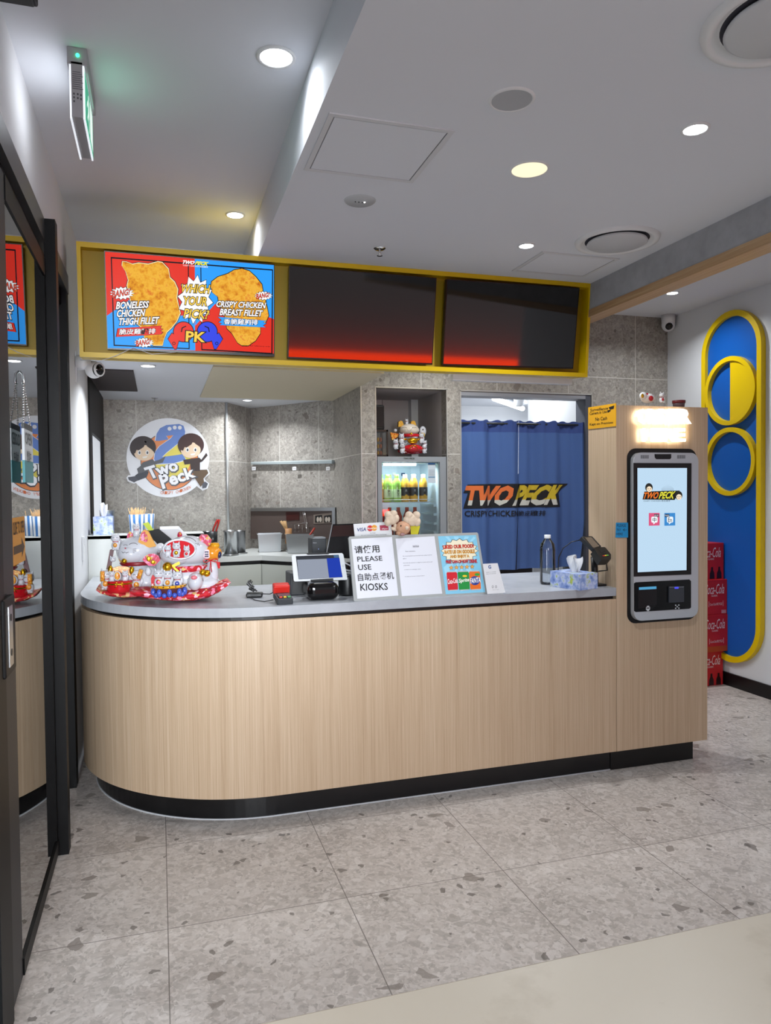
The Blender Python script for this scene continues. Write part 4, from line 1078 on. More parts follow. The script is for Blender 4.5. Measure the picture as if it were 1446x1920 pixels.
b.flat(SG, gq(*grow(bu, 5)), .0052, BLK2 := pt('#1c1a1c')).flat(SG, gq(*bu), .0055, mat('cream print', '#e8dfc4', .3))
for tx, qd, c in (('LIKED OUR FOOD?', ((862, 238), (1122, 228), (1124, 256), (866, 266)), '#d8402c'), ('RATE US ON GOOGLE', ((876, 282), (1128, 274), (1130, 302), (878, 308)), '#e09a2c'), ('AND ENJOY A', ((922, 322), (1082, 316), (1084, 344), (926, 350)), '#e09a2c'), ('FREE CAN OF SOFT DRINK', ((886, 366), (1150, 356), (1152, 384), (890, 390)), '#c83440')):
    b.wpx(SG, tx, gq(*qd), .0058, BLK2, .075).wpx(SG, tx, gq(*qd), .0061, pt(c, .3), .035)
for i in range(5):
    sx, sy = 932+44.5*i, 427-2.4*i; star = [(sx+(19 if j % 2 == 0 else 8)*math.sin(j*PI/5), sy-(19 if j % 2 == 0 else 8)*math.cos(j*PI/5)) for j in range(10)]
    b.flat(SG, gq(*grow(star, 3)), .0052, pt('#8a6a3a')).flat(SG, gq(*star), .0056, pt('#e0a050', .3))
for x0, x1, c, w_, wc in ((892, 984, '#c8202c', 'Coca-Cola', '#efe4e4'), (986, 1084, '#1f8a3c', 'Sprite', '#f0f0e8'), (1082, 1178, '#e06a1c', 'FANTA', '#f4f0ec')):
    dy = -(x0-892)*.03; y0, y1 = 458+dy, 622+dy
    b.flat(SG, gq((x0+8, y0), (x1-14, y0-2), (x1-2, y0+16), (x1+6, y1-14), (x1-2, y1-4), (x0+22, y1), (x0+12, y1-10), (x0, y0+18)), .0052, pt(c, .3))
    b.flat(SG, gq((x0+8, y0), (x1-14, y0-2), (x1-10, y0+6), (x0+5, y0+8)), .0055, pt('#b8bcc0', .3)).flat(SG, gq((x0+20, y1-6), (x1, y1-10), (x1-3, y1-2), (x0+23, y1+2)), .0055, pt('#b8bcc0', .3))
    if w_ == 'FANTA': b.flat(SG, gq(*oval((x0+x1)/2+3, y0+84, 42, 38, 20)), .0055, pt('#223a8c', .3)).flat(SG, gq(*oval(x0+70, y0+32, 22, 12, 14)), .0055, pt('#3a9a3c', .3))
    if w_ == 'Sprite': b.flat(SG, gq(*oval((x0+x1)/2+12, y0+42, 20, 9, 14)), .0055, pt('#e8c430', .3))
    b.wpx(SG, w_, gq((x0+8, y0+66), (x1-2, y0+56), (x1+2, y0+96), (x0+12, y0+108)), .0059, pt(wc, .3), .02, .2)
obj('drinks_page', b, sgf)['label'] = 'light blue printed page with three soft drink cans'
# payment card sign, review card
VP = Pl((1.1, 3.86, 1.37), (1, .03, 0), (0, .12, 1))
t = thing('payment_sign', 'white card payment sign standing behind the three panel sign holder', 'sign', (1.1, 3.86, CT))
b = B().flat(VP, [(663, 982.5), (733, 978), (738, 1030), (668, 1030)], 0, PAPER, .004)
b.wpx(VP, 'VISA', [(670, 990.5), (686, 989), (686.5, 995.5), (670.5, 996.5)], .0006, pt('#1d3a7a'), .02, .2)
b.flat(VP, oval(694, 990.5, 5.4, 5.6, 24), .0006, pt('#c8262c')).flat(VP, oval(702, 989.8, 5.4, 5.6, 24), .0008, pt('#e39a2c'))
b.wpx(VP, 'MasterCard', [(689.5, 989), (706.5, 988.3), (706.5, 991.8), (689.5, 992.4)], .001, pt('#f0eef0'), .01)
b.flat(VP, [(712, 985), (728, 984), (729, 994), (713, 994.6)], .0006, pt('#a8324a')).wpx(VP, 'eftpos', [(716, 990), (727, 989.5), (727, 993), (716, 993.4)], .0009, pt('#f0eef0'))
b.wpx(VP, 'No Cash', [(694, 998.5), (704, 998), (704, 1000), (694, 1000.4)], .0006, pt('#2a2a2e')).wpx(VP, 'All card transactions have a surcharge', [(677, 1003), (725, 1001), (725, 1003.2), (677, 1005)], .0006, pt('#2a2a2e'))
obj('card', b, t); obj('stand', B().bx((1.02, 3.87, CT), (1.20, 3.93, CT+.02), PLAST_B).bx((1.08, 3.885, CT+.02), (1.12, 3.90, 1.34), PLAST_B), t)
GP = Pl((1.71, 3.585, CT+.001), (1, .03, 0), (0, .2, 1))
t = thing('review_card', 'small white review card standing at the right end of the sign holder', 'card', (1.71, 3.60, CT))
b = B().flat(GP, gq((1200, 394), (1325, 388), (1392, 638), (1238, 650)), .003, PAPER, .004)
b.wpx(GP, 'G', gq((1246, 406), (1268, 405), (1270, 434), (1248, 435)), .0036, pt('#3c5a90'), .03)
for y_ in (462, 476): b.wpx(GP, 'Review us on your phone', gq((1229, y_+2), (1310, y_-4), (1311, y_+2), (1230, y_+8)), .0036, pt('#2a2a2e'), .01)
for y_ in (610,): b.wpx(GP, 'Tap or scan', gq((1282, y_+2), (1334, y_-1), (1335, y_+5), (1283, y_+8)), .0036, pt('#6a6a6e'))
for x_ in (1284, 1312): b.flat(GP, gq(*oval(x_, 588, 7, 12, 14)), .0036, pt('#5a5a5e')).flat(GP, gq(*oval(x_, 588, 4, 9, 14)), .0039, PAPER)
obj('face', b, t); obj('foot', B().bx((1.665, 3.60, CT), (1.755, 3.66, CT+.006), PAPER), t)
# plush toy
CREAMF = mottled('cream plush', [(.3, '#c9b39c'), (.7, '#e0cdb8')], 60, .95); TANF = mottled('tan plush', [(.3, '#b98a6a'), (.7, '#d0a488')], 80, .95)
t = thing('plush_toy', 'tan plush animal with large cream antlers clipped on the sign holder', 'plush toy', P(757, 1006, 3.70))
b = B(); pxe(b, 756, 990, 3.72, 14, 13, TANF, .035); pxe(b, 749, 999, 3.72, 6, 6, TANF, .02); b.ell(P(763, 990, 3.682), .010, CREAMF, seg=12); b.ell(P(752, 986, 3.686), .004, PLAST_B, seg=8); pxe(b, 755, 1002, 3.69, 5, 3, pt('#a07a78'), .01); obj('head', b, t)
for ls_ in (((735, 972, 13, 12), (728, 965, 7, 7), (738, 963, 7.5, 6.5), (727, 979, 6.5, 8), (741, 972, 8, 9)), ((773, 975, 14, 11.5), (767, 966, 7.5, 7.5), (781, 966, 7.5, 7.5), (782, 978, 7, 9), (763, 975, 7, 8))):
    b = B()
    for x, y, rx, rz in ls_: pxe(b, x, y, 3.72, rx, rz, CREAMF, .02)
    obj('antler', b, t)
b = B(); pxe(b, 739, 992, 3.73, 7, 3.5, CREAMF, .012, Matrix.Rotation(.4, 3, 'Y')); pxe(b, 741, 986, 3.73, 3, 6, CREAMF, .012); obj('ear', b, t)
b = B(); b.prism([P(x, y, 3.74) for x, y in ((770, 985), (788, 986), (784, 1002), (771, 1002))], (0, .004, 0), pt('#c9c020')); obj('yellow_tag', b, t)
# tissue box, bottle, spray, payment terminal
TISB = mottled('blue orchid print', [(.30, '#5a74b8'), (.45, '#8fa4d8'), (.58, '#c3cdec'), (.68, '#a8bc58'), (.8, '#cfd45a')], 21, .35, detail=2)


def tissue_box(a, b_, c, d, h, label):          # plan corners front-left, front-right, back-right, back-left
    t = thing('tissue_box', label, 'tissue box', ((a[0]+c[0])/2, (a[1]+c[1])/2, a[2]), 'flowered tissue boxes')
    cn_ = obj('carton', B().prism([a, b_, c, d], (0, 0, h), TISB), t)
    m = (V(a)+V(c))/2+V((0, 0, h)); w = (V(b_)-V(a)).length
    obj('slot', B().lathe([(0, .0006), (w*.2, .0006)], m, pt('#8e98b8'), 20), cn_)
    b = B(); fs = []; dx = (V(b_)-V(a)).normalized(); dy = V((-dx.y, dx.x, 0))
    for off, ph in ((0, 0), (.012, 1.4)):
        rows = []
        for j in range(8):
            k_ = j/7; wd = w*(.13+.07*math.sin(k_*2.2)); row = []
            for i in range(13):
                q_ = i/12*2-1; row.append(b.bm.verts.new(m+dx*(q_*wd)+dy*(off+(.014*math.sin(q_*5+ph+k_*2)+.006*math.sin(q_*11+ph))*(.4+k_))+V((0, 0, k_*.085+.010*k_*math.cos(q_*3.5+ph)))))
            rows.append(row)
        fs += [b.bm.faces.new((x[k], x[k+1], y[k+1], y[k])) for x, y in zip(rows, rows[1:]) for k in range(12)]
    b.fin(fs, mat('white tissue', '#e6e7ea', .9), True); obj('tissue', b, t)
    return t


z = CT+.0005
FL, FR, BR, BL_ = at(1032, 1099, 'Z', z), at(1087, 1107.5, 'Z', z), at(1121, 1103, 'Z', z), None
BL_ = FL+(BR-FR)
tissue_box(tuple(FL), tuple(FR), tuple(BR), tuple(BL_), .088, 'blue orchid tissue box with a tissue pulled up on the white countertop')
bc = V((2.17, 3.86, CT)); t = thing('water_bottle', 'large clear plastic bottle with a white cap behind the tissue box', 'bottle', bc)
obj('body', B().lathe([(0, .002), (.042, .002), (.045, .012), (.044, .19), (.045, .20), (.040, .235), (.020, .262), (.016, .268), (.016, .285)], bc, CLEAR, 28), t)
obj('cap', B().lathe([(.018, .268), (.0185, .288), (.0, .289)], bc, PLAST_W, 20), t)
bc = V((2.30, 3.78, CT)); t = thing('spray_bottle', 'small blue bottle with a clear pump between the tissue box and the terminal', 'bottle', bc)
obj('body', B().lathe([(0, .002), (.024, .002), (.027, .008), (.024, .09), (.010, .13)], bc, mat('clear blue plastic', '#2f86c4', .1, trans=.6), 20), t); obj('pump', B().lathe([(.011, .13), (.012, .165), (.0, .168)], bc, PLAST_W, 14), t)
pc = V((2.385, 3.70, CT)); t = thing('payment_terminal', 'black payment terminal tilted on a pole stand beside the oak tower', 'card terminal', pc)
obj('base', B().box(pc+V((0, .0, .006)), (.088, .10, .011), PLAST_B, None, .003), t); obj('pole', B().cone(pc+V((0, 0, .01)), pc+V((0, .01, .165)), .019, .019, PLAST_B, 20), t)
TN = V((.25, -.60, .75)).normalized(); TU = V((.9, .375, 0)).normalized(); TM = Pl(at(1121, 1035, 'Y', 3.60), TU, TN.cross(TU))
tq = lambda *a: [(1030+x/8.506, 960+y/8.506) for x, y in a]
b = B().flat(TM, tq((512, 400), (530, 390), (670, 385), (690, 392), (832, 548), (740, 600), (715, 590)), 0, PLAST_G, .022)
b.flat(TM, tq((545, 402), (672, 390), (822, 548), (715, 584)), .0006, PLAST_B)
cs_ = obj('case', b, t)
obj('screen', B().flat(TM, tq((572, 410), (668, 398), (800, 545), (703, 573)), .0012, mat('terminal screen', '#6a5e52', .25)), cs_)
b = B().flat(TM, tq((722, 590), (768, 562), (880, 558), (905, 572), (986, 676), (984, 752), (960, 760), (832, 766)), .012, PLAST_B, .040); kp_ = obj('keypad_block', b, t)
b = B()
for i in range(3):
    for j in range(3):
        x, y = 806+26*i+22*j, 604-5*i+26*j; b.flat(TM, tq((x-9, y-5), (x+8, y-7), (x+14, y+4), (x-3, y+6)), .0135, PLAST_G, .001)
for i, c in enumerate(('#b8322c', '#d8b428', '#5aa84a')):
    x, y = 866+32*i, 697-5*i; b.flat(TM, tq((x-15, y-7), (x+14, y-9), (x+20, y+7), (x-9, y+9)), .0137, pt(c), .001)
obj('keys', b, kp_)
obj('bracket', B().tube([pc+V((.0, -.02, .16)), pc+V((.040, -.05, .152)), pc+V((.046, -.05, .09)), pc+V((-.0, -.03, .085))], .0045, PLAST_B, 6), t)
ld_ = [P(1090, 1012, 3.70), P(1072, 1016, 3.72), P(1056, 1028, 3.74), P(1048, 1045, 3.76), P(1047, 1064, 3.77)]; ld_.append(V((ld_[-1].x, 3.78, CT+.004)))
obj('lead', B().tube(ld_, .003, PLAST_B, 6), t)
# black tilted screen and note at the back of the rounded end
t = thing('order_screen', 'black tilted order screen with a green note behind the lucky cats', 'screen', (.12, 4.95, CT))
YQ = 5.0; bq = lambda *a: [(150+x/8.506, 960+y/8.506) for x, y in a]
b = B().prism([P(x, y, YQ) for x, y in bq((1040, 298), (1255, 268), (1420, 398), (1500, 470), (1500, 760), (1150, 760), (1200, 540))], (0, .02, 0), mat('matte black board', '#141517', .6)); obj('panel', b, t)
obj('note', B().prism([P(x, y, YQ-.004) for x, y in bq((1000, 184), (1092, 160), (1176, 288), (1096, 298))], (0, .003, 0), pt('#c3d23c')), t)
obj('foot', B().bx((.09, YQ+.002, CT), (.30, YQ+.018, 1.3), PLAST_B), t)
b = B().prism([P(x, y, YQ+.16) for x, y in ((300, 993), (335, 992), (352, 1010), (318, 1011))], (0, .004, .02), PAPER).bx((.12, YQ+.165, CT), (.30, YQ+.19, P(318, 1011, YQ+.16).z), PLAST_G)
tag(obj('paper_rack', b), 'sheet of white paper on a rack behind the black order screen', 'paper')

# ================================================================== kitchen
z = 1.325
tissue_box((-.425, 5.36, z), (-.30, 5.36, z), (-.30, 5.50, z), (-.425, 5.50, z), .125, 'blue flowered tissue box on the pale ledge beside the black kitchen window')
STR = mat('blue and white stripes', '#ffffff', .5); tn = NT(STR)
sx_ = tn.add('ShaderNodeSeparateXYZ', i_0=tn.add('ShaderNodeTexCoord').outputs['Object'])
an = tn.math('ARCTAN2', sx_.outputs[1], sx_.outputs[0])
tn.put(tn.b.inputs['Base Color'], tn.mix(tn.math('GREATER_THAN', tn.math('SINE', tn.math('MULTIPLY', an, 9.0)), .1), lin('#dcdfe2'), lin('#3a72b0')))
sc_ = B().lathe([(0, .002), (.048, .002), (.056, .135), (.054, .135), (.047, .006), (0, .006)], (0, 0, 0), STR, 40)
s0 = thing('skewer_cup', 'blue striped paper cup full of wooden skewers on the pale ledge', 'cup', (-.145, 5.43, z), 'striped cups on the ledge')
obj('cup', sc_, s0, True)
b = B(); SK = mat('bamboo', '#cfa878', .7)
for i in range(70):
    a_, r_ = random.random()*6.28, .040*math.sqrt(random.random()); lean = .35
    b.tube([V((r_*.9*math.cos(a_), r_*.9*math.sin(a_), .06)), V((r_*(1.2+lean)*math.cos(a_), r_*(1.2+lean)*math.sin(a_), .155+.03*random.random()))], .0017, SK, 4)
sk = obj('skewers', b, s0, True); sk['kind'] = 'stuff'
s1 = s0.copy(); COL.objects.link(s1); s1.location = (-.085, 5.515, z); s1['label'] = 'second blue striped cup half hidden behind the full cup of skewers'
c_ = s0.children[0].copy(); COL.objects.link(c_); c_.parent = s1
obj('skewer', B().tube([V((.02, 0, .01)), V((.045, 0, .17))], .002, SK, 5), s1, True)
b = B().lathe([(0, 0), (.04, 0), (.05, .16), (.052, .165), (.048, .165), (.038, .004), (0, .004)], (-.345, 5.524, z), STEEL, 28)
tag(obj('steel_cup', b), 'plain steel cup behind the tissue box on the pale ledge', 'cup')
# bench with cabinets along the back
kb = thing('kitchen_bench', 'pale kitchen bench with cabinets under the tiled kitchen wall', 'cabinet', (.7, 6.6, 0))
bp = [(-.42, 6.44), (.86, 6.56), (1.50, 5.86), (1.53, 5.86), (1.53, 6.58), (.885, 7.47), (.63, 7.04), (-.42, 7.04)]
obj('worktop', B().prism([(x, y, 1.005) for x, y in bp], (0, 0, .045), mat('pale bench top', '#d3d6d4', .3)), kb)
fp = [(-.42, 6.46), (.855, 6.585), (1.50, 5.89)]
obj('cabinet_front', ribbon(fp, .1, .97, .02, mat('pale cabinet door', '#c5c9c2', .5)), kb)
obj('shadow_gap', ribbon([(x, y+.03) for x, y in fp], .965, 1.006, .02, BLACK), kb)
b = B()
for x, y in ((.43, 6.539), (.86, 6.575)): b.bx((x-.002, y-.004, .1), (x+.002, y+.002, .97), pt('#8a8e88'))
obj('door_joint', b, kb)


def tray(quad, label):
    t = thing('steel_tray', label, 'tray', V(quad[0]), 'deep steel trays')
    a, b_, c, d = [V(p) for p in quad]; h = V((0, 0, .165)); ins = lambda p, k: p+((a+c)/2-p)*k
    q = B(); lo = [ins(p, .10) for p in (a, b_, c, d)]; hi = [p+h for p in (a, b_, c, d)]
    for i in range(4):
        j = (i+1) % 4; q.face([lo[i], lo[j], hi[j], hi[i]], STEEL); q.face([ins(lo[i], .02)+V((0, 0, .004)), ins(hi[i], .02), ins(hi[j], .02), ins(lo[j], .02)+V((0, 0, .004))], STEEL)
    q.face(lo, STEEL); obj('pan', q, t)
    q = B(); out = [ins(p, -.06)+h for p in (a, b_, c, d)]; inn = [ins(p, .03)+h for p in (a, b_, c, d)]
    for i in range(4): j = (i+1) % 4; q.prism([out[i], out[j], inn[j], inn[i]], (0, 0, .004), STEEL)
    obj('rim', q, t)
    return t


def quad_on(x0, x1, y, d, z=1.051, skew=0.0):
    p, r_ = at(x0, y, 'Z', z), at(x1, y, 'Z', z); r_.y = p.y+skew; return [tuple(p), tuple(r_), (r_.x+d*.1, r_.y+d, z), (p.x+d*.1, p.y+d, z)]


tray(quad_on(484, 532, 1036, .20), 'deep stainless steel tray next to the steel cylinder')
tray(quad_on(538, 588, 1038, .17, skew=-.10), 'deep stainless steel tray with a red tool handle behind the white tablet')
p = at(578, 1000, 'Y', 6.65); b = B().tube([p+V((-.06, -.02, -.12)), p+V((.05, -.05, .05))], .009, mat('red handle', '#a8382c', .4), 8)
tag(obj('tool_handle', b), 'red tool handle sticking out of the right steel tray', 'tool')
p = at(433, 1041, 'Z', 1.051)
t = thing('steel_cylinder', 'tall stainless steel cylinder standing on the kitchen bench below the wall strip', 'container', p)
obj('tube', B().lathe([(0, .004), (.058, .004), (.058, .205), (.064, .21), (.064, .22), (.054, .22), (.054, .01)], p, STEEL, 36), t); obj('foot_ring', B().lathe([(.058, 0), (.070, .0), (.070, .010), (.058, .014)], p, STEEL, 36), t)
p = at(452, 1040, 'Z', 1.051)+V((.0, .12, 0))
t = thing('steel_cylinder', 'second steel cylinder partly hidden behind the front one', 'container', p)
obj('tube', B().lathe([(0, .004), (.054, .004), (.054, .20), (.058, .21), (.050, .21), (.050, .01)], p, mat('dull steel', '#85878a', .4, 1.0), 32), t); obj('foot_ring', B().lathe([(.054, 0), (.072, .0), (.072, .008), (.054, .012)], p, STEEL, 32), t)
p = at(395, 1043, 'Z', 1.051)+V((0, .05, 0))
t = thing('utensil_pot', 'dark steel pot holding red tongs behind the orange drum of the cat', 'pot', p)
obj('pot', B().lathe([(0, 0), (.062, 0), (.066, .215), (.062, .215), (.056, .01)], p, mat('dark steel', '#55585b', .3, 1.0), 32), t)
tg = thing('tongs', 'red handled tongs standing in the dark steel pot', 'tongs', p+V((0, 0, .1)))
b = B(); RD = mat('red silicone', '#a82018', .4)
for dx in (-.014, .016): b.tube([p+V((dx*.4, 0, .06)), p+V((.045+dx, -.01, .24)), p+V((.075+dx*.5, -.01, .32))], [.005, .008, .009], RD, 8)
obj('arm', b, tg)
# ticket rail on the angled wall
AW0, AW1 = V((.892, 7.5, 0)), V((1.54, 6.624, 0)); au = (AW1-AW0).normalized(); AW = Pl(AW0+V((0, 0, 1.8)), au, (0, 0, 1))
AWF = Pl(AW.o+AW.n*.05, au, (0, 0, 1))
t = thing('ticket_rail', 'pale aluminium ticket rail with three small labels on the angled kitchen wall', 'rail', AWF.px(545, 867))
LA = mat('pale aluminium', '#aeb9bd', .35, .5)
b = B().flat(AWF, [(470.5, 866), (622, 862.5), (622, 869), (470.5, 871)], 0, LA, .045).flat(AWF, [(470.5, 866), (622, 862.5), (622, 864.5), (470.5, 868)], .002, mat('bright aluminium', '#cfdadd', .3, .4), .002); obj('rail', b, t)
for x in (476, 552, 615):
    b = B().flat(AWF, [(x-3.5, 875.5), (x+3.5, 875), (x+3.5, 881.5), (x-3.5, 882)], .002, PAPER, .001).wpx(AWF, '品名', [(x-2.5, 877), (x+2.5, 876.7), (x+2.5, 880), (x-2.5, 880.2)], .0026, pt('#55555a')); obj('ticket', b, t)
# stainless pass-through with utensils
t = thing('steel_cabinet', 'open stainless steel framed hatch low on the angled kitchen wall', 'cabinet', AW.px(550, 980))
b = B(); AWC = Pl(AW.o+AW.n*.06, au, (0, 0, 1))
b.flat(AWC, [(470, 952.5), (628, 951.5), (623, 958), (470, 958.5)], 0, STEEL, .05).flat(AWC, [(628, 951.5), (629, 1008), (622.5, 1008), (622.5, 958)], 0, STEEL, .05); obj('frame', b, t)
obj('recess', B().flat(AWC, [(470, 958.5), (622.5, 958), (622.5, 1010), (470, 1010)], -.02, mat('brown inner wall', '#544844', .5), .03), t)
b = B().flat(AWC, [(588, 965), (622, 961), (621, 981), (588, 982)], -.015, mat('beige plate', '#7d7168', .4), .004)
for x in (591, 608): b.flat(AWC, [(x, 967), (x+13, 965.5), (x+13, 979), (x, 980)], -.013, PLAST_B)
for x in (595, 600, 611, 616): b.flat(AWC, oval(x+1, 974, 2.4, 5, 12), -.011, pt('#b8aea2'))
obj('switch_plate', b, t)
b = B().flat(AWC, [(536, 960), (561, 960), (561, 975), (537, 976)], -.015, mat('dark red panel', '#3a1512', .4), .002); obj('red_panel', b, t)
b = B()
for x in (553, 560, 567, 575): b.tube([AWC.px(x, 984, -.0), AWC.px(x, 998, .0)], .002, CHROME, 5)
for x0 in (568, 571): b.tube([AWC.px(x0, 960, 0), AWC.px(x0+8, 997, 0)], .002, CHROME, 5)
b.tube([AWC.px(545, 984, 0), AWC.px(580, 979, 0)], .002, CHROME, 5); obj('wire_rack', b, t)
p = at(541, 1003, 'Y', 6.86); t = thing('brush_pot', 'wooden pot of brushes behind the right steel tray', 'pot', p)
obj('pot', B().cone(p+V((0, 0, -.08)), p+V((0, 0, .06)), .032, .032, mat('pine', '#a87a50', .6), 20).lathe([(.033, .0), (.036, .004), (.036, .014), (.033, .018)], p, mat('pine band', '#c49a6c', .6), 20), t)
b = B()
for dx in (-.07, -.045, -.03): b.tube([p+V((dx*.2, 0, .03)), p+V((dx, 0, .13))], [.006, .012], mat('brush wood', '#b89468', .6), 6)
obj('brush', b, t)
# round logo on the kitchen wall
LP = Pl((0, 7.045, 1.9)); lp = lambda *a: [(220+x/7.611, 770+y/7.611) for x, y in a]
lg = thing('wall_logo', 'round white shop logo with two cartoon cooks on the kitchen wall', 'sign', at(316, 860, 'Y', 7.04))
LW, LO, LY, LBL, LK, LSK = pt('#d4d7dd', .35), pt('#d8761c', .4), pt('#d8c93a', .4), pt('#4a74c0', .4), pt('#1f2430', .4), pt('#e6cdb0', .5)
b = B().flat(LP, lp(*oval(722, 672, 592, 566, 64)), .02, LW, .018)
for foot in ([(420, 840), (290, 890), (230, 925), (160, 918), (130, 955), (150, 1010), (235, 1042), (300, 1020), (460, 960)], [(1180, 850), (1300, 835), (1322, 900), (1245, 965), (1262, 1000), (1312, 1040), (1290, 1110), (1220, 1142), (1150, 1090), (1060, 960)]): b.flat(LP, lp(*foot), .0195, LW, .0175)
bk_ = obj('backing', b, lg)
b = B().flat(LP, lp(*oval(745, 720, 415, 418, 48)), .0205, LK).flat(LP, lp(*oval(745, 720, 405, 408, 48)), .0210, LO).flat(LP, lp(*oval(790, 690, 260, 262, 40)), .0213, LY)
two = [(545, 430), (560, 330), (610, 250), (700, 205), (880, 190), (945, 215), (970, 300), (955, 380), (900, 440), (700, 600), (640, 660), (800, 640), (930, 620), (980, 700), (800, 750), (560, 760), (525, 690), (540, 590), (600, 510), (760, 400), (800, 350), (700, 360), (730, 410), (600, 432)]
b.flat(LP, lp(*grow(two, 12)), .0216, LW).flat(LP, lp(*two), .0220, LBL)
for x, y in ((745, 258), (820, 240), (893, 242)): b.flat(LP, lp(*oval(x, y, 28, 28, 18)), .0224, LW)
obj('emblem', b, bk_)


def cook(hx, hy, hair, shirt, body, legs, shoe):
    b = B().flat(LP, lp(*legs), .0226, pt('#5a4630' if hx > 700 else '#3a3f4a', .5)).flat(LP, lp(*body), .0229, shirt).flat(LP, lp(*shoe), .0232, pt('#474a55', .5))
    b.flat(LP, lp(*oval(hx, hy-10, 188, 168, 30)), .0235, hair)
    b.flat(LP, lp(*oval(hx+(18 if hx < 700 else -2), hy+62, 142, 112, 28)), .0239, LSK)
    b.flat(LP, lp((hx-150, hy-20), (hx-40, hy-120), (hx+60, hy-110), (hx+10, hy-20), (hx-60, hy+26), (hx-90, hy+20), (hx-110, hy+70), (hx-160, hy+60)), .0243, hair).flat(LP, lp((hx+20, hy-110), (hx+140, hy-70), (hx+165, hy+60), (hx+120, hy+10), (hx+60, hy-30)), .0243, hair)
    for e in (-50, 62): b.flat(LP, lp(*oval(hx+e, hy+58, 24, 34, 16)), .0247, pt('#f0f0f0')).flat(LP, lp(*oval(hx+e+3, hy+60, 13, 20, 14)), .0251, LK)
    b.flat(LP, lp((hx-10, hy+118), (hx+70, hy+104), (hx+50, hy+134), (hx+5, hy+140)), .0247, pt('#f0eee8'))
    return b


obj('cartoon_cook', cook(365, 540, pt('#2a1c1e', .5), LK, [(360, 740), (500, 690), (530, 720), (600, 700), (690, 650), (650, 740), (540, 770), (420, 860), (300, 900), (280, 830), (330, 790)], [(340, 830), (450, 870), (420, 950), (290, 1000), (250, 930), (300, 890)], [(150, 950), (250, 935), (300, 990), (240, 1025), (165, 990)]), lg)
obj('cartoon_cook', cook(1050, 500, pt('#3a1c1a', .5), pt('#30201e', .5), [(1020, 690), (1170, 670), (1200, 700), (1270, 600), (1290, 640), (1220, 720), (1180, 740), (1180, 860), (1050, 860), (1040, 760), (960, 770), (940, 700)], [(1060, 850), (1280, 840), (1300, 890), (1230, 970), (1240, 1020), (1190, 1090), (1110, 970)], [(1210, 1050), (1250, 1010), (1295, 1040), (1270, 1100), (1215, 1110)]), lg)
b = B()
for tx, qd in (('Two', ((392, 830), (820, 700), (880, 850), (470, 985))), ('Peck', ((600, 935), (1060, 810), (1110, 950), (660, 1120)))):
    b.wpx(LP, tx, lp(*qd), .0255, LK, .085).wpx(LP, tx, lp(*[(x-6, y-8) for x, y in qd]), .0259, pt('#e8eaf0', .4), .035)
for i, ch in enumerate('CRISPY CHICKEN'):
    if ch == ' ': continue
    x = 618+i*31; yb = 1192-.0*(i)-max(0, i-4)**1.75*1.55; s_ = -.03*max(0, i-3)
    b.wpx(LP, ch, lp((x, yb-42), (x+26, yb-42+26*s_*1.4), (x+26, yb+26*s_*1.4), (x, yb)), .0225, pt('#c8622c'), .01)
obj('lettering', b, bk_)

# ================================================================== fridge alcove
FX0, FX1, FZ, FY = 1.672, 2.258, 1.88, 5.665
fr = thing('drinks_fridge', 'grey glass door drinks fridge lit inside, set in the tiled wall', 'fridge', (1.965, 5.95, 0))
FG = mat('grey fridge shell', '#8d9196', .4); FI2 = mat('white fridge lining', '#c9dbe8', .4)
b = B().bx((FX0, FY+.05, 0), (FX0+.02, 6.25, FZ), FG).bx((FX1-.02, FY+.05, 0), (FX1, 6.25, FZ), FG).bx((FX0, FY+.05, FZ-.03), (FX1, 6.25, FZ), FG).bx((FX0, 6.2, 0), (FX1, 6.25, FZ), FG).bx((FX0, FY+.05, 0), (FX1, 6.2, .3), FG)
obj('cabinet', b, fr)
b = B().bx((FX0+.02, 6.17, .3), (FX1-.02, 6.2, FZ-.03), FI2).bx((FX0+.02, FY+.06, .3), (FX0+.03, 6.17, FZ-.03), FI2).bx((FX1-.05, FY+.06, .3), (FX1-.02, 6.17, FZ-.03), FI2).bx((FX0+.03, FY+.06, FZ-.05), (FX1-.05, 6.17, FZ-.03), FI2)
for i in range(7): b.bx((FX1-.075, FY+.10, 1.02+.075*i), (FX1-.05, 6.10, 1.04+.075*i), FI2)
obj('lining', b, fr)
b = B()
for a0, a1, c0, c1 in ((FX0, FX0+.036, .1, FZ), (FX1-.056, FX1, .1, FZ), (FX0+.036, FX1-.056, FZ-.042, FZ), (FX0+.036, FX1-.056, .1, .2)): b.bx((a0, FY, c0), (a1, FY+.045, c1), FG)
FP = Pl((1.965, FY, 1.8)); b.wpl(FP, 'TWO PECK', -.075, .058, .02, .072, .001, pt('#1d2a1c'), .03)
dr = obj('door_frame', b, fr)
obj('door_glass', B().bx((FX0+.036, FY+.02, .2), (FX1-.056, FY+.024, FZ-.042), GLASS), dr)
b = B().flat2(FP, [(.140, -.132), (.205, -.132), (.205, .032), (.140, .032)], -.018, pt('#c3cdd6')).flat2(FP, [(.142, .016), (.203, .016), (.203, .030), (.142, .030)], -.0172, pt('#2f6fae'))
for i in range(6): b.flat2(FP, [(.147, -.030-.012*i), (.198, -.030-.012*i), (.198, -.027-.012*i), (.147, -.027-.012*i)], -.0172, pt('#8a97a4'))
b.flat2(FP, [(.142, -.088), (.203, -.088), (.203, -.083), (.142, -.083)], -.0172, pt('#3f8ac0'))
obj('energy_label', b, dr)
obj('light_tube', B().tube([(1.745, FY+.075, FZ-.058), (2.02, FY+.075, FZ-.058)], .012, mat('lit fridge tube', '#ffffff', .4, em='#e8f6ff', es=9.0), 12), fr)
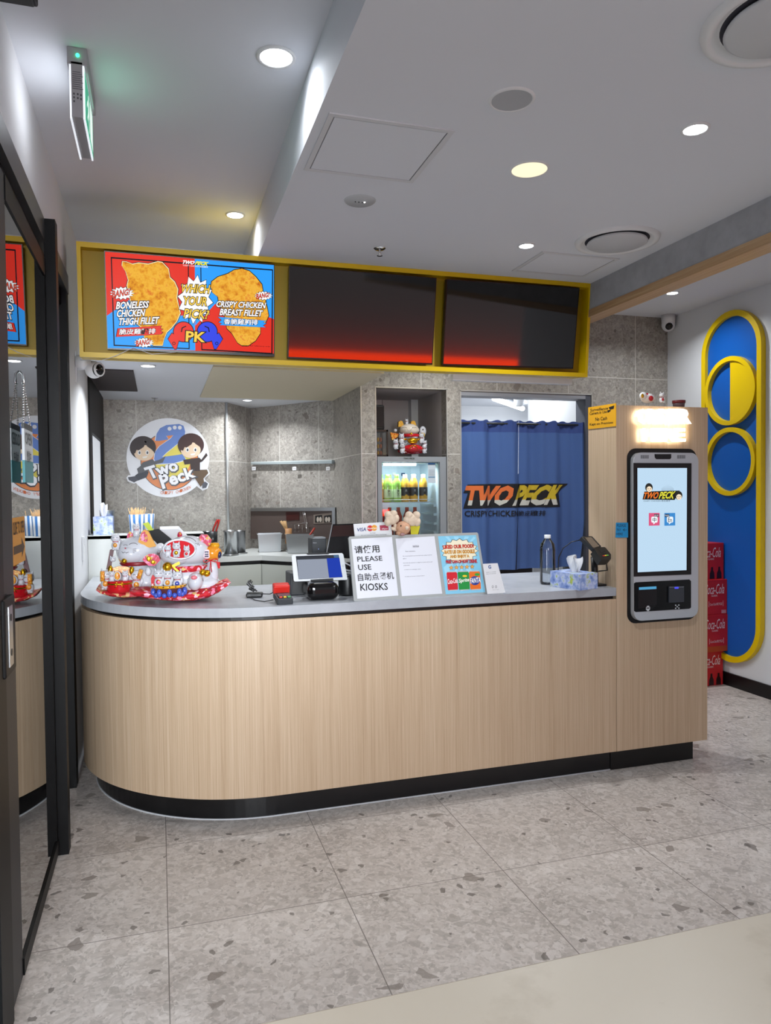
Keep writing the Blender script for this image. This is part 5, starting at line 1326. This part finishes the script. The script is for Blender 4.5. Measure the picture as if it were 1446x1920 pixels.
area('fridge_light', (1.93, FY+.10, FZ-.075), .4, POWER['fridge'], (.85, .95, 1), fr, 'RECTANGLE', .05, (0, .35, -1))
b = B()
for i in range(26):
    x = FX0+.045+i*.018; b.tube([(x, FY+.09, 1.512), (x, 6.12, 1.512)], .0018, PLAST_W, 4)
for z in (1.510, 1.532): b.tube([(FX0+.035, FY+.085, z), (FX1-.085, FY+.085, z)], .003, PLAST_W, 6)
obj('wire_shelf', b, fr)
b = B(); 
for i in range(24):
    x = FX0+.045+i*.019; b.tube([(x, FY+.09, 1.212), (x, 6.12, 1.212)], .0018, PLAST_W, 4)
obj('wire_shelf', b, fr)
b = B().bx((1.70, 6.155, 1.70), (2.12, 6.17, 1.81), mat('fridge control panel', '#b3c8d6', .4)); b.lathe([(0, .002), (.016, .002), (.018, 0)], (1.965, 6.154, 1.75), PLAST_W, 20, (0, -1, 0)).bx((2.03, 6.150, 1.735), (2.065, 6.156, 1.762), pt('#23486a')); obj('control_panel', b, fr)
SHELF = 1.5142


def bottle_proto(kind):
    cap = {'yellow': '#d8c42c', 'green': '#6cc23a', 'white': '#e2e6e8'}[kind]; liq = {'yellow': '#d8a02c', 'green': '#9fd05a', 'white': '#eeb648'}[kind]; lab = {'yellow': '#c88a20', 'green': '#cfe6b4', 'white': '#22262e'}[kind]
    LQ = mat('drink '+kind, liq, .12, coat=.4); r = .035
    body = B().lathe([(0, .001), (r*.9, .001), (r, .008), (r, .10), (r*.93, .115), (r, .130), (r*.97, .155), (r*.75, .182), (r*.46, .200), (r*.45, .205)], (0, 0, 0), LQ, 20)
    capb = B().lathe([(r*.50, .198), (r*.52, .226), (0, .227)], (0, 0, 0), mat('cap '+kind, cap, .35), 16)
    lb = B().lathe([(r*1.012, .035), (r*1.015, .105)] if kind != 'white' else [(r*1.012, .05), (r*1.015, .12)], (0, 0, 0), mat('label '+kind, lab, .5), 24)
    pl = Pl((0, -r*1.03, .075))
    if kind == 'green': lb.wpl(pl, '綠', -.010, .0, .010, .024, 0, pt('#1f3a22'), .02).wpl(pl, '茶', -.010, -.028, .010, -.004, 0, pt('#1f3a22'), .02)
    if kind == 'white': lb.flat2(pl, oval(.0, -.03, .014, .016, 14), 0, mat('drink white', liq)).wpl(pl, '茶', -.008, .008, .008, .026, 0, pt('#dfe3e6'), .02)
    return body, capb, lb


protos = {}


def bottle(kind, x, y, label):
    if kind not in protos:
        t = thing('tea_bottle', label, 'bottle', (x, y, SHELF), 'bottles on the lit fridge shelf'); bd, cp, lb = bottle_proto(kind)
        obj('body', bd, t, True); obj('cap', cp, t, True); obj('label', lb, t, True); protos[kind] = t
    else: dup(protos[kind], (x, y, SHELF), label)


bottle('yellow', 1.722, 5.80, 'amber bottle with a yellow cap at the very left of the fridge shelf')
bottle('green', 1.795, 5.80, 'green tea bottle with a green cap, front row, beside the yellow capped bottle')
bottle('green', 1.872, 5.79, 'green tea bottle with a green cap, front row, beside the white capped bottles')
bottle('green', 1.765, 5.90, 'green capped bottle in the second row behind the left green tea')
bottle('green', 1.845, 5.91, 'green capped bottle in the second row between the two front green teas')
bottle('white', 1.945, 5.80, 'amber bottle with a white cap and dark label next to the green tea')
bottle('white', 2.020, 5.80, 'amber bottle with a white cap in the middle of the three white capped ones')
bottle('white', 2.105, 5.80, 'amber bottle with a white cap at the right end of the fridge shelf')
bottle('white', 1.985, 5.91, 'white capped bottle in the second row behind the first two white caps')
bottle('white', 2.065, 5.92, 'white capped bottle in the second row behind the right end bottle')
t = None
for i, (x, lab) in enumerate(((1.735, 'red drink bottle left of the plush toy on the lower fridge shelf'), (1.81, 'red drink bottle behind the left cream antler'), (1.885, 'red drink bottle showing between the two cream antlers'), (1.96, 'red drink bottle behind the right cream antler'), (2.03, 'red drink bottle right of the plush toy on the lower shelf'))):
    if t is None:
        t = thing('red_bottle', lab, 'bottle', (x, 5.80, 1.2142), 'red bottles on the lower fridge shelf'); r = .033
        obj('body', B().lathe([(0, .001), (r*.9, .001), (r, .008), (r, .13), (r*.9, .16), (r, .18), (r*.6, .215), (r*.42, .235)], (0, 0, 0), mat('red drink wrap', '#a8261c', .3), 20), t, True); obj('cap', B().lathe([(r*.45, .232), (r*.47, .255), (0, .256)], (0, 0, 0), mat('red cap', '#b83020', .4), 14), t, True)
    else: dup(t, (x, 5.80, 1.2142), lab)
# on top of the fridge
t = thing('glass_case', 'dark framed glass display case of small gold ornaments on top of the fridge', 'display case', (1.72, 5.86, FZ))
b = B(); DKW = mat('dark wood case', '#2a1d18', .4)
for x in (1.690, 1.795):
    for y in (5.80, 5.96): b.bx((x-.007, y-.007, FZ), (x+.007, y+.007, FZ+.225), DKW)
b.bx((1.683, 5.793, FZ), (1.802, 5.967, FZ+.02), DKW).bx((1.683, 5.793, FZ+.21), (1.802, 5.967, FZ+.225), DKW); obj('frame', b, t)
obj('glass', B().bx((1.697, 5.797, FZ+.02), (1.788, 5.799, FZ+.21), GLASS), t)
b = B()
for i in range(9): b.ell((1.72+.022*(i % 3), 5.88, FZ+.04+.055*(i//3)), (.010, .010, .02), (GOLDM, CERY, mat('ornament orange', '#b8602a', .3))[i % 3], seg=10)
obj('ornaments', b, t)
t = thing('black_speaker', 'black loudspeaker standing on the glass case in the alcove', 'speaker', (1.71, 5.88, FZ+.225))
obj('cabinet', B().bx((1.672, 5.83, FZ+.226), (1.785, 5.95, FZ+.43), PLAST_B, .012), t); obj('front_grille', B().bx((1.680, 5.826, FZ+.25), (1.777, 5.831, FZ+.415), mat('speaker cloth', '#241c1b', .9)), t)
YD = 5.86
t = thing('lucky_cat_figurine', 'white lucky cat with a gold ingot and red tub sitting on top of the fridge', 'figurine', (1.96, YD, FZ))
pxl = lambda x, y: (690+x/7.23, 680+y/7.23)
def pd(b, x, y, rx, rz, m, dy=0.0, ry=None, rot=None): return pxe(b, *pxl(x, y), YD+dy, rx/7.23, rz/7.23, m, ry, rot)
b = B(); pd(b, 585, 1200, 190, 42, PINKF, 0, .075); obj('cushion', b, t)
b = B(); pd(b, 585, 1090, 150, 120, CERW, .03, .07); obj('body', b, t)
b = B(); pd(b, 560, 915, 138, 88, gl('#d8cdbf'), 0, .075)
for cx in (495, 625): b.tube([P(*pxl(cx+40*math.cos(a_), 895-20*math.sin(a_)), YD-.077) for a_ in [.4+i*.33 for i in range(8)]], .0014, LINE, 5)
b.tube([P(*pxl(x, y), YD-.078) for x, y in ((530, 905), (545, 918), (560, 908), (575, 918), (590, 905))], .0012, LINE, 5); b.ell(P(*pxl(588, 965), YD-.07), .012, GOLDM, seg=10); obj('head', b, t)
for sx, x in ((-1, 448), (1, 618)):
    b = B(); b.prism([P(*pxl(x+p[0], p[1]), YD) for p in ((-34, 870), (-30, 800), (-5, 785), (22, 795), (40, 850), (38, 865))], (0, .03, 0), mottled('orange ear glaze', [(.4, '#c8862c'), (.55, '#d8b04a'), (.65, '#a8481c')], 90, .3)); obj('ear', b, t)
b = B(); b.lathe([(.075, -.012), (.083, 0), (.075, .012)], P(*pxl(575, 992), YD), CERR, 24); obj('collar', b, t)
b = B(); pd(b, 610, 1165, 140, 60, CERR, -.05, .06); obj('red_tub', b, t)
b = B(); pd(b, 610, 1055, 75, 40, GOLDM, -.075, .03); pd(b, 500, 1040, 40, 14, GOLDM, -.06, .015); pd(b, 680, 1040, 40, 14, GOLDM, -.06, .015); pd(b, 610, 1085, 60, 14, GOLDM, -.08, .02)
for s_ in (-1, 1): b.tube([P(*pxl(620, 1120), YD-.112), P(*pxl(620+s_*30, 1130), YD-.11), P(*pxl(620+s_*55, 1170), YD-.105)], .0035, GOLDM, 6)
obj('gold_ingot', b, t)
b = B(); pd(b, 745, 930, 48, 68, CERW, 0, .02); pd(b, 745, 985, 30, 40, gl('#c9a860'), -.012, .02); b.ell(P(*pxl(748, 905), YD-.022), .006, LINE, seg=8); obj('raised_paw', b, t)
b = B(); b.prism([P(*pxl(x, y), YD-.02) for x, y in ((305, 945), (420, 965), (400, 1010), (330, 1050))], (0, .02, 0), SCR); pd(b, 372, 920, 24, 24, CERW); obj('fan', b, t)
for x, y, s_ in ((525, 845, .05), (455, 1100, .085), (725, 1095, .085), (375, 1175, .085), (465, 1230, .085), (775, 1150, .06), (765, 1230, .075)): obj('kitten', kitten(P(*pxl(x, y), YD-.06 if y > 900 else YD), s_, True), t)
# ================================================================== doorway curtain
CVY = 5.725
CVR = random.Random(3)


def cy_of(x, z):                                # the folds hang straight and open out towards the hem
    k = min(1.0, max(0.0, (2.19-z)/1.2))
    return CVY + (.020+.012*k)*math.sin(x*19+.6*math.sin(x*7)) + .010*math.sin(x*47+1) + (.006 if z > 2.10 else 0)*math.sin(x*120)


CURT = mat('blue curtain cloth', '#274a96', .85); tn = NT(CURT)
cn = tn.add('ShaderNodeTexNoise', i_Scale=600.0, i_Detail=2.0); tn.put(tn.b.inputs['Base Color'], tn.ramp(cn.outputs[0], [(.3, '#42609a'), (.7, '#4e6ca6')]))
CURT.use_backface_culling = False
HEM = mat('dark blue curtain hem', '#3a4f8c', .85)
PB, PO, PW_, PY_ = pt('#1b1a1e', .8), pt('#e2733a', .8), pt('#cfcfc8', .8), pt('#cdb22e', .8)
vp_ = Pl((0, CVY, 1.6)); cq = lambda *a: [(860+x/6.287, 880+y/6.287) for x, y in a]


def printed(b, x0, x1):                         # lay the flat print on the folds
    prn = B()
    prn.flat(vp_, cq((110, 180), (380, 172), (1300, 168), (1170, 282), (1206, 444), (560, 450), (70, 464), (112, 280), (70, 278)), .0, PB)
    for tx, qd, c, f, lo in (('TWO', ((100, 206), (628, 206), (584, 412), (112, 414)), PO, .36, 1), ('PECK', ((690, 200), (1210, 196), (1160, 404), (630, 416)), PY_, .36, 1)):
        prn.wpx(vp_, tx, cq(*qd), .003, c, .05, .30)
    prn.wpx(vp_, 'CRISPY CHICKEN', cq((86, 490), (692, 486), (692, 552), (84, 556)), .003, PB, .02).wpx(vp_, '脆皮雞排', cq((712, 490), (1018, 482), (1012, 546), (708, 552)), .003, PB, .01)
    for k in range(60):
        x = 2.40+.02*k
        bmesh.ops.bisect_plane(prn.bm, geom=prn.bm.verts[:]+prn.bm.edges[:]+prn.bm.faces[:], plane_co=(x, 0, 0), plane_no=(1, 0, 0))
    z_half = at(970, 937, 'Y', CVY).z
    bmesh.ops.bisect_plane(prn.bm, geom=prn.bm.verts[:]+prn.bm.edges[:]+prn.bm.faces[:], plane_co=(0, 0, z_half), plane_no=(0, 0, 1))
    kill = [f for f in prn.bm.faces if not (x0 <= f.calc_center_median().x <= x1)]; bmesh.ops.delete(prn.bm, geom=kill, context='FACES')
    wi = prn.slot(PW_)
    for f in prn.bm.faces:
        if prn.mats[f.material_index] in (PO, PY_) and f.calc_center_median().z < z_half: f.material_index = wi
    for v in prn.bm.verts:
        v.co.y = cy_of(v.co.x, v.co.z) - .004 - max(0.0, CVY-v.co.y)*.6
    return prn


for x0, x1, xb0, xb1, lab in ((2.405, 2.955, 2.40, 2.890, 'left blue curtain panel printed TWO hanging in the doorway'), (2.957, 3.578, 2.905, 3.520, 'right blue curtain panel printed PECK hanging in the doorway')):
    t = thing('door_curtain', lab, 'curtain', ((x0+x1)/2, CVY, 2.18), 'blue doorway curtain panels')
    b = B(); nx, nz = 70, 26; rows = []
    for j in range(nz+1):
        z = 2.19-(2.19-.925)*j/nz; k = max(0, (1.35-z)/.43); row = []
        for i in range(nx+1):
            xx = x0+(x1-x0)*i/nx; xx2 = xb0+(xb1-xb0)*i/nx; x = xx+(xx2-xx)*min(1, k*.5+(j/nz)*.5); row.append(b.bm.verts.new((x, cy_of(x, z), z+(.006*math.sin(x*60) if j == 0 else 0))))
        rows.append(row)
    fc, fh = [], []
    for j in range(nz):
        for i in range(nx): (fh if j < 2 else fc).append(b.bm.faces.new((rows[j][i], rows[j+1][i], rows[j+1][i+1], rows[j][i+1])))
    b.fin(fc, CURT, True); b.fin(fh, HEM, True); obj('cloth', b, t)
    obj('print', printed(None, x0-.02, x1+.01 if x0 < 2.9 else x1+.02), t)
tag(obj('curtain_rod', B().tube([(2.39, CVY, 2.165), (3.56, CVY, 2.165)], .009, PLAST_G, 10)), 'thin dark rod carrying the blue curtains across the doorway', 'rod')
t = thing('dark_gap_box', 'dark box added behind the curtain panels to keep the gap between them dark', 'cabinet', (2.9, 6.2, 0))  # added only so that the curtain gap reads dark
obj('body', B().bx((2.5, 6.05, 0), (3.25, 6.34, 1.75), PLAST_B, .01), t); obj('plinth', B().bx((2.52, 6.03, 0), (3.23, 6.05, .1), PLAST_G), t)
# storeroom seen above and beside the curtain
t = thing('batten_light', 'bright fluorescent batten light on the storeroom ceiling above the curtain', 'light', (3.30, 6.9, 2.70))
q0, q1 = at(927, 747, 'Z', 2.64), at(980, 766, 'Z', 2.64)
b = B().tube([q0+V((0, 0, .026)), q1+V((0, 0, .026))], .026, PLAST_W, 8).box(q0+V((0, 0, .028)), (.05, .05, .055), PLAST_W); obj('housing', b, t)
obj('tube', B().tube([q0, q1], .030, mat('lit batten tube', '#ffffff', .4, em='#f4faff', es=12.0), 14), t)
area('batten_lamp', (q0+q1)/2+V((0, -.05, -.06)), (q1-q0).length*.9, POWER['batten'], (.92, .97, 1), t, 'RECTANGLE', .08, (0, 0, -1))
area('storeroom_fill', (3.1, 6.05, 2.66), 1.1, POWER['batten'], (.92, .97, 1), None, 'RECTANGLE', .1, (0, .3, -1))  # unseen fill added to brighten the storeroom's white wall
p = at(973, 745, 'Z', 2.70)
tag(obj('ceiling_sensor', B().lathe([(0, -.11), (.035, -.11), (.05, -.09), (.062, -.02), (.075, -.012), (.075, 0)], p, PLAST_W, 24)), 'white ceiling sensor hanging beside the storeroom batten light', 'sensor')
b = B().bx((3.47, 5.86, 0), (3.54, 5.90, 1.7), mat('storeroom shelf post', '#8d938f', .4, .5)).bx((3.44, 5.9, 1.55), (3.55, 6.2, 1.57), STEEL).bx((3.44, 5.9, 1.15), (3.55, 6.2, 1.17), STEEL)
tag(obj('storeroom_rack', b), 'metal storeroom rack showing in the gap right of the curtain', 'rack')

# ================================================================== right wall art and cartons
XA = XR-.001
AP = Pl((XR, 0, 0), (0, -1, 0), (0, 0, 1))      # u runs towards the viewer, n into the room
def stadium(cy_, z0, z1, r, n=20): return [(-cy_+r*math.cos(t), z1-r+r*math.sin(t)) for t in [PI*i/n for i in range(n+1)]] + [(-cy_+r*math.cos(t), z0+r+r*math.sin(t)) for t in [PI+PI*i/n for i in range(n+1)]]
ART = mat('blue wall panel', '#0c58b0', .35); YA_ = mat('yellow wall moulding', '#e0bd00', .35)
wa = thing('wall_art', 'tall blue rounded wall panel with yellow border and two yellow rings', 'wall art', (XR, 4.85, 1.6))


def band(outer, inner, h, m):                   # a raised ring between two outlines
    b = B(); n = len(outer); A = [[b.bm.verts.new(AP.pt(x, y, hh)) for x, y in ol] for ol, hh in ((outer, 0.001), (outer, h), (inner, h), (inner, 0.001))]
    fs = [b.bm.faces.new((r0[i], r0[(i+1) % n], r1[(i+1) % n], r1[i])) for r0, r1 in zip(A, A[1:]) for i in range(n)]
    bmesh.ops.recalc_face_normals(b.bm, faces=fs); return b.fin(fs, m)


yc = 4.852
obj('field', B().flat2(AP, stadium(yc, .225, 2.985, .30), .016, ART, .0155), wa)
obj('border', band(stadium(yc, .205, 3.005, .322), stadium(yc, .25, 2.96, .277), .045, YA_), wa)
for zc in (2.372, 1.811):
    obj('ring', band(oval(-yc, zc, .272, .272, 56), oval(-yc, zc, .236, .236, 56), .055, YA_), wa)
obj('half_disc', B().flat2(AP, [(-yc, 2.372-.237)]+oval(-yc, 2.372, .237, .237, 30, -PI/2, PI/2)+[(-yc, 2.372+.237)], .040, YA_, .022), wa)
RDC = mottled('red carton', [(.3, '#b81c22'), (.7, '#c8242a')], 4, .45); RDK = mat('dark bottle print', '#2a0a0c', .4); CW_ = pt('#ead8d8', .5)
hs = [(0, .283), (.283, .583), (.583, .865), (.865, 1.158)]
where = ('at the bottom of the stack on the floor', 'second from the floor with the orange lower band', 'third from the floor with a barcode', 'on top of the stack')
for i, (z0, z1) in enumerate(hs):
    x1 = (4.372, 4.386, 4.384, 4.372)[i]; y0 = (4.935, 4.90, 4.905, 4.93)[i]; x0 = x1-.40
    t = thing('drink_carton', 'red soft drink carton '+where[i], 'carton', ((x0+x1)/2, y0+.13, z0), 'red cartons stacked by the blue wall art')
    obj('box', B().bx((x0, y0, z0+.0005), (x1, y0+.27, z1-.0005), RDC, .003), t)
    fp_ = Pl(((x0+x1)/2, y0, (z0+z1)/2)); b = B(); hh = (z1-z0)/2
    b.wpl(fp_, 'Coca-Cola', -.02, hh-.115, .17, hh-.035, .0008, CW_, .0, .35).wpl(fp_, 'CLASSIC', .045, hh-.135, .105, hh-.122, .0008, CW_, .01)
    if i in (0, 3):
        for bx_ in (.085, .155): b.flat2(fp_, [(bx_-.024, -hh+.005), (bx_+.024, -hh+.005), (bx_+.022, -hh+.05), (bx_+.010, -hh+.075), (bx_+.009, -hh+.10), (bx_-.009, -hh+.10), (bx_-.010, -hh+.075), (bx_-.022, -hh+.05)], .0008, RDK)
    else:
        b.wpl(fp_, 'Coca-Cola RECYCLE', .03, -hh+.075, .15, -hh+.095, .0008, CW_, .0, .1)
        for a in ((.02, -hh+.065, .023, -hh+.11), (.158, -hh+.065, .161, -hh+.11)): b.flat2(fp_, [(a[0], a[1]), (a[2], a[1]), (a[2], a[3]), (a[0], a[3])], .0008, CW_)
        b.wpl(fp_, ('30', '24')[i-1], -.05, -hh+.01, -.0, -hh+.032, .0008, CW_, .03)
        if i == 2:
            for j in range(9): b.flat2(fp_, [(.145+.005*j, -hh+.008), (.147+.005*j, -hh+.008), (.147+.005*j, -hh+.035), (.145+.005*j, -hh+.035)], .0008, CW_)
        else: b.flat2(fp_, [(-.19, -hh+.001), (.195, -hh+.001), (.195, -hh+.045), (-.19, -hh+.045)], .0004, pt('#b8481c', .5))
    obj('print', b, t)
# on top of the oak tower
ty = 3.72
t = thing('cow_figurine', 'small white cow figurine with red and yellow patches lying on the oak tower', 'figurine', P(1222, 754, ty))
WGL = gl('#efeff0'); b = B(); pxe(b, 1215, 747, ty, 15, 9, WGL, .03); obj('body', b, t); b = B(); pxe(b, 1206, 742, ty-.02, 7, 7, WGL, .02); pxe(b, 1205, 742, ty-.037, 3, 4, GOLDM, .006); obj('head', b, t)
b = B(); pxe(b, 1221, 747, ty-.03, 5, 5, CERR, .008); pxe(b, 1213, 740, ty-.01, 4, 3, CERR, .01); obj('patch', b, t); obj('tail', B().tube([P(1219, 743, ty), P(1221, 739, ty), P(1224, 742, ty)], .004, WGL, 6), t)
b = kitten(P(1241, 755.5, ty), .062, True, CERR, WGL)
t = thing('cat_figurine', 'small white cat figurine with a red bib standing on the oak tower', 'figurine', P(1241, 755, ty)); obj('body', b, t)
t = thing('red_tub', 'small dark red tub on the right of the oak tower top', 'tub', P(1274, 757, 3.70))
p = P(1273, 756, 3.70); p.z = TZ+.0005; obj('tub', B().lathe([(0, 0), (.030, 0), (.036, .052), (.033, .052), (.028, .004)], p, mat('grey red tub', '#5d4a50', .4), 24), t); obj('rim_band', B().lathe([(.0345, .036), (.0375, .038), (.038, .053), (.0355, .053)], p, mat('dark red rim', '#6e1f24', .4), 24), t)
# foreground bench
t = thing('window_bench', 'cream quartz window bench across the near right corner', 'bench', (2.2, .5, 0))
obj('top', B().bx((-.30, .1, .91), (4.39, .900, .95), CREAM, .003), t)
obj('support', B().bx((.2, .15, 0), (.26, .75, .91), PLAST_G).bx((4.0, .15, 0), (4.06, .75, .91), PLAST_G), t)
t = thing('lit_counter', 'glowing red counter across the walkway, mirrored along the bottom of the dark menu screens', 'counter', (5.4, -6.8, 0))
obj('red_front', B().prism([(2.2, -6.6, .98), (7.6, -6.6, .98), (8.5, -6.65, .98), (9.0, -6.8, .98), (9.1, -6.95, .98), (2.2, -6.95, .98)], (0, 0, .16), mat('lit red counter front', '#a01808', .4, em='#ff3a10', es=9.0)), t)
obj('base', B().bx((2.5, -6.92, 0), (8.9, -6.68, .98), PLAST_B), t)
# hanging sign and sticker on the glass door
hs_ = thing('door_hanger_sign', 'white and teal hanging open and closed sign on a chain at the sliding door', 'sign', (DX+.04, 3.1, 1.75))
SX = -.433; WSG, TEAL, GTX = pt('#d3dadf', .35), pt('#168a94', .35), pt('#50575c', .4)
y0, y1, z0, z1 = 2.75, 2.925, 1.644, 1.846
b = B().bx((SX-.004, y0, z0+.075), (SX+.004, y1, z1-.02), WSG).bx((SX-.004, y0, z0), (SX+.004, y1, z0+.075), TEAL).bx((SX-.004, y0, z1-.02), (SX+.004, y1, z1), pt('#2b3036', .4))
fA = Pl((SX+.004, (y0+y1)/2, 1.775), (0, 1, 0), (0, 0, 1)); b.wpl(fA, 'OPEN', -.07, .0, .07, .04, .0006, GTX, .02).wpl(fA, '營業中', -.045, -.06, .045, -.022, .0006, GTX, .01)
fB = Pl((SX-.004, (y0+y1)/2, 1.775), (0, -1, 0), (0, 0, 1)); b.wpl(fB, 'CLOSED', -.078, .0, .078, .04, .0006, GTX, .02).wpl(fB, '休息中', -.045, -.06, .045, -.022, .0006, GTX, .01)
obj('board', b, hs_)
b = B()
for yy in (y0+.02, y1-.02):
    for k in range(16):
        f0 = k/16; b.ell((SX-.008*(f0), yy+((y0+y1)/2-yy)*f0, z1+.002+(1.990-z1)*f0), .0042, CHROME, seg=6)
obj('chain', b, hs_); obj('hook', B().tube([(DX+.004, 2.838, 2.03), (SX-.008, 2.838, 2.02), (SX-.006, 2.838, 1.992), (SX-.012, 2.838, 1.986)], .005, CHROME, 6), hs_)
ST = Pl((DX+.0045, 2.74, 1.452), (0, 1, 0), (0, 0, 1))
b = B().flat2(ST, [(-.11, -.08), (.12, -.08), (.12, .075), (-.11, .075)], .001, mat('orange yellow sticker', '#d8952c', .5), .0008)
b.wpl(ST, 'SLIDE TO OPEN', -.10, .02, .11, .06, .0016, pt('#4a3416'), .02).flat2(ST, [(-.10, -.045), (.05, -.045), (.05, -.065), (.105, -.03), (.05, .005), (.05, -.018), (-.10, -.018)], .0016, pt('#4a3416'))
tag(obj('door_sticker', b), 'orange slide to open sticker with an arrow on the glass door', 'sticker')
b = B().bx((XL+.0005, 4.93, 1.19), (XL+.012, 5.0, 1.34), PLAST_W, .003).bx((XL+.012, 4.955, 1.29), (XL+.018, 4.975, 1.33), PLAST_W, .002)
tag(obj('wall_switch', b), 'small white switch unit on the white wall beside the lucky cats', 'switch')
bpy.context.view_layer.update()
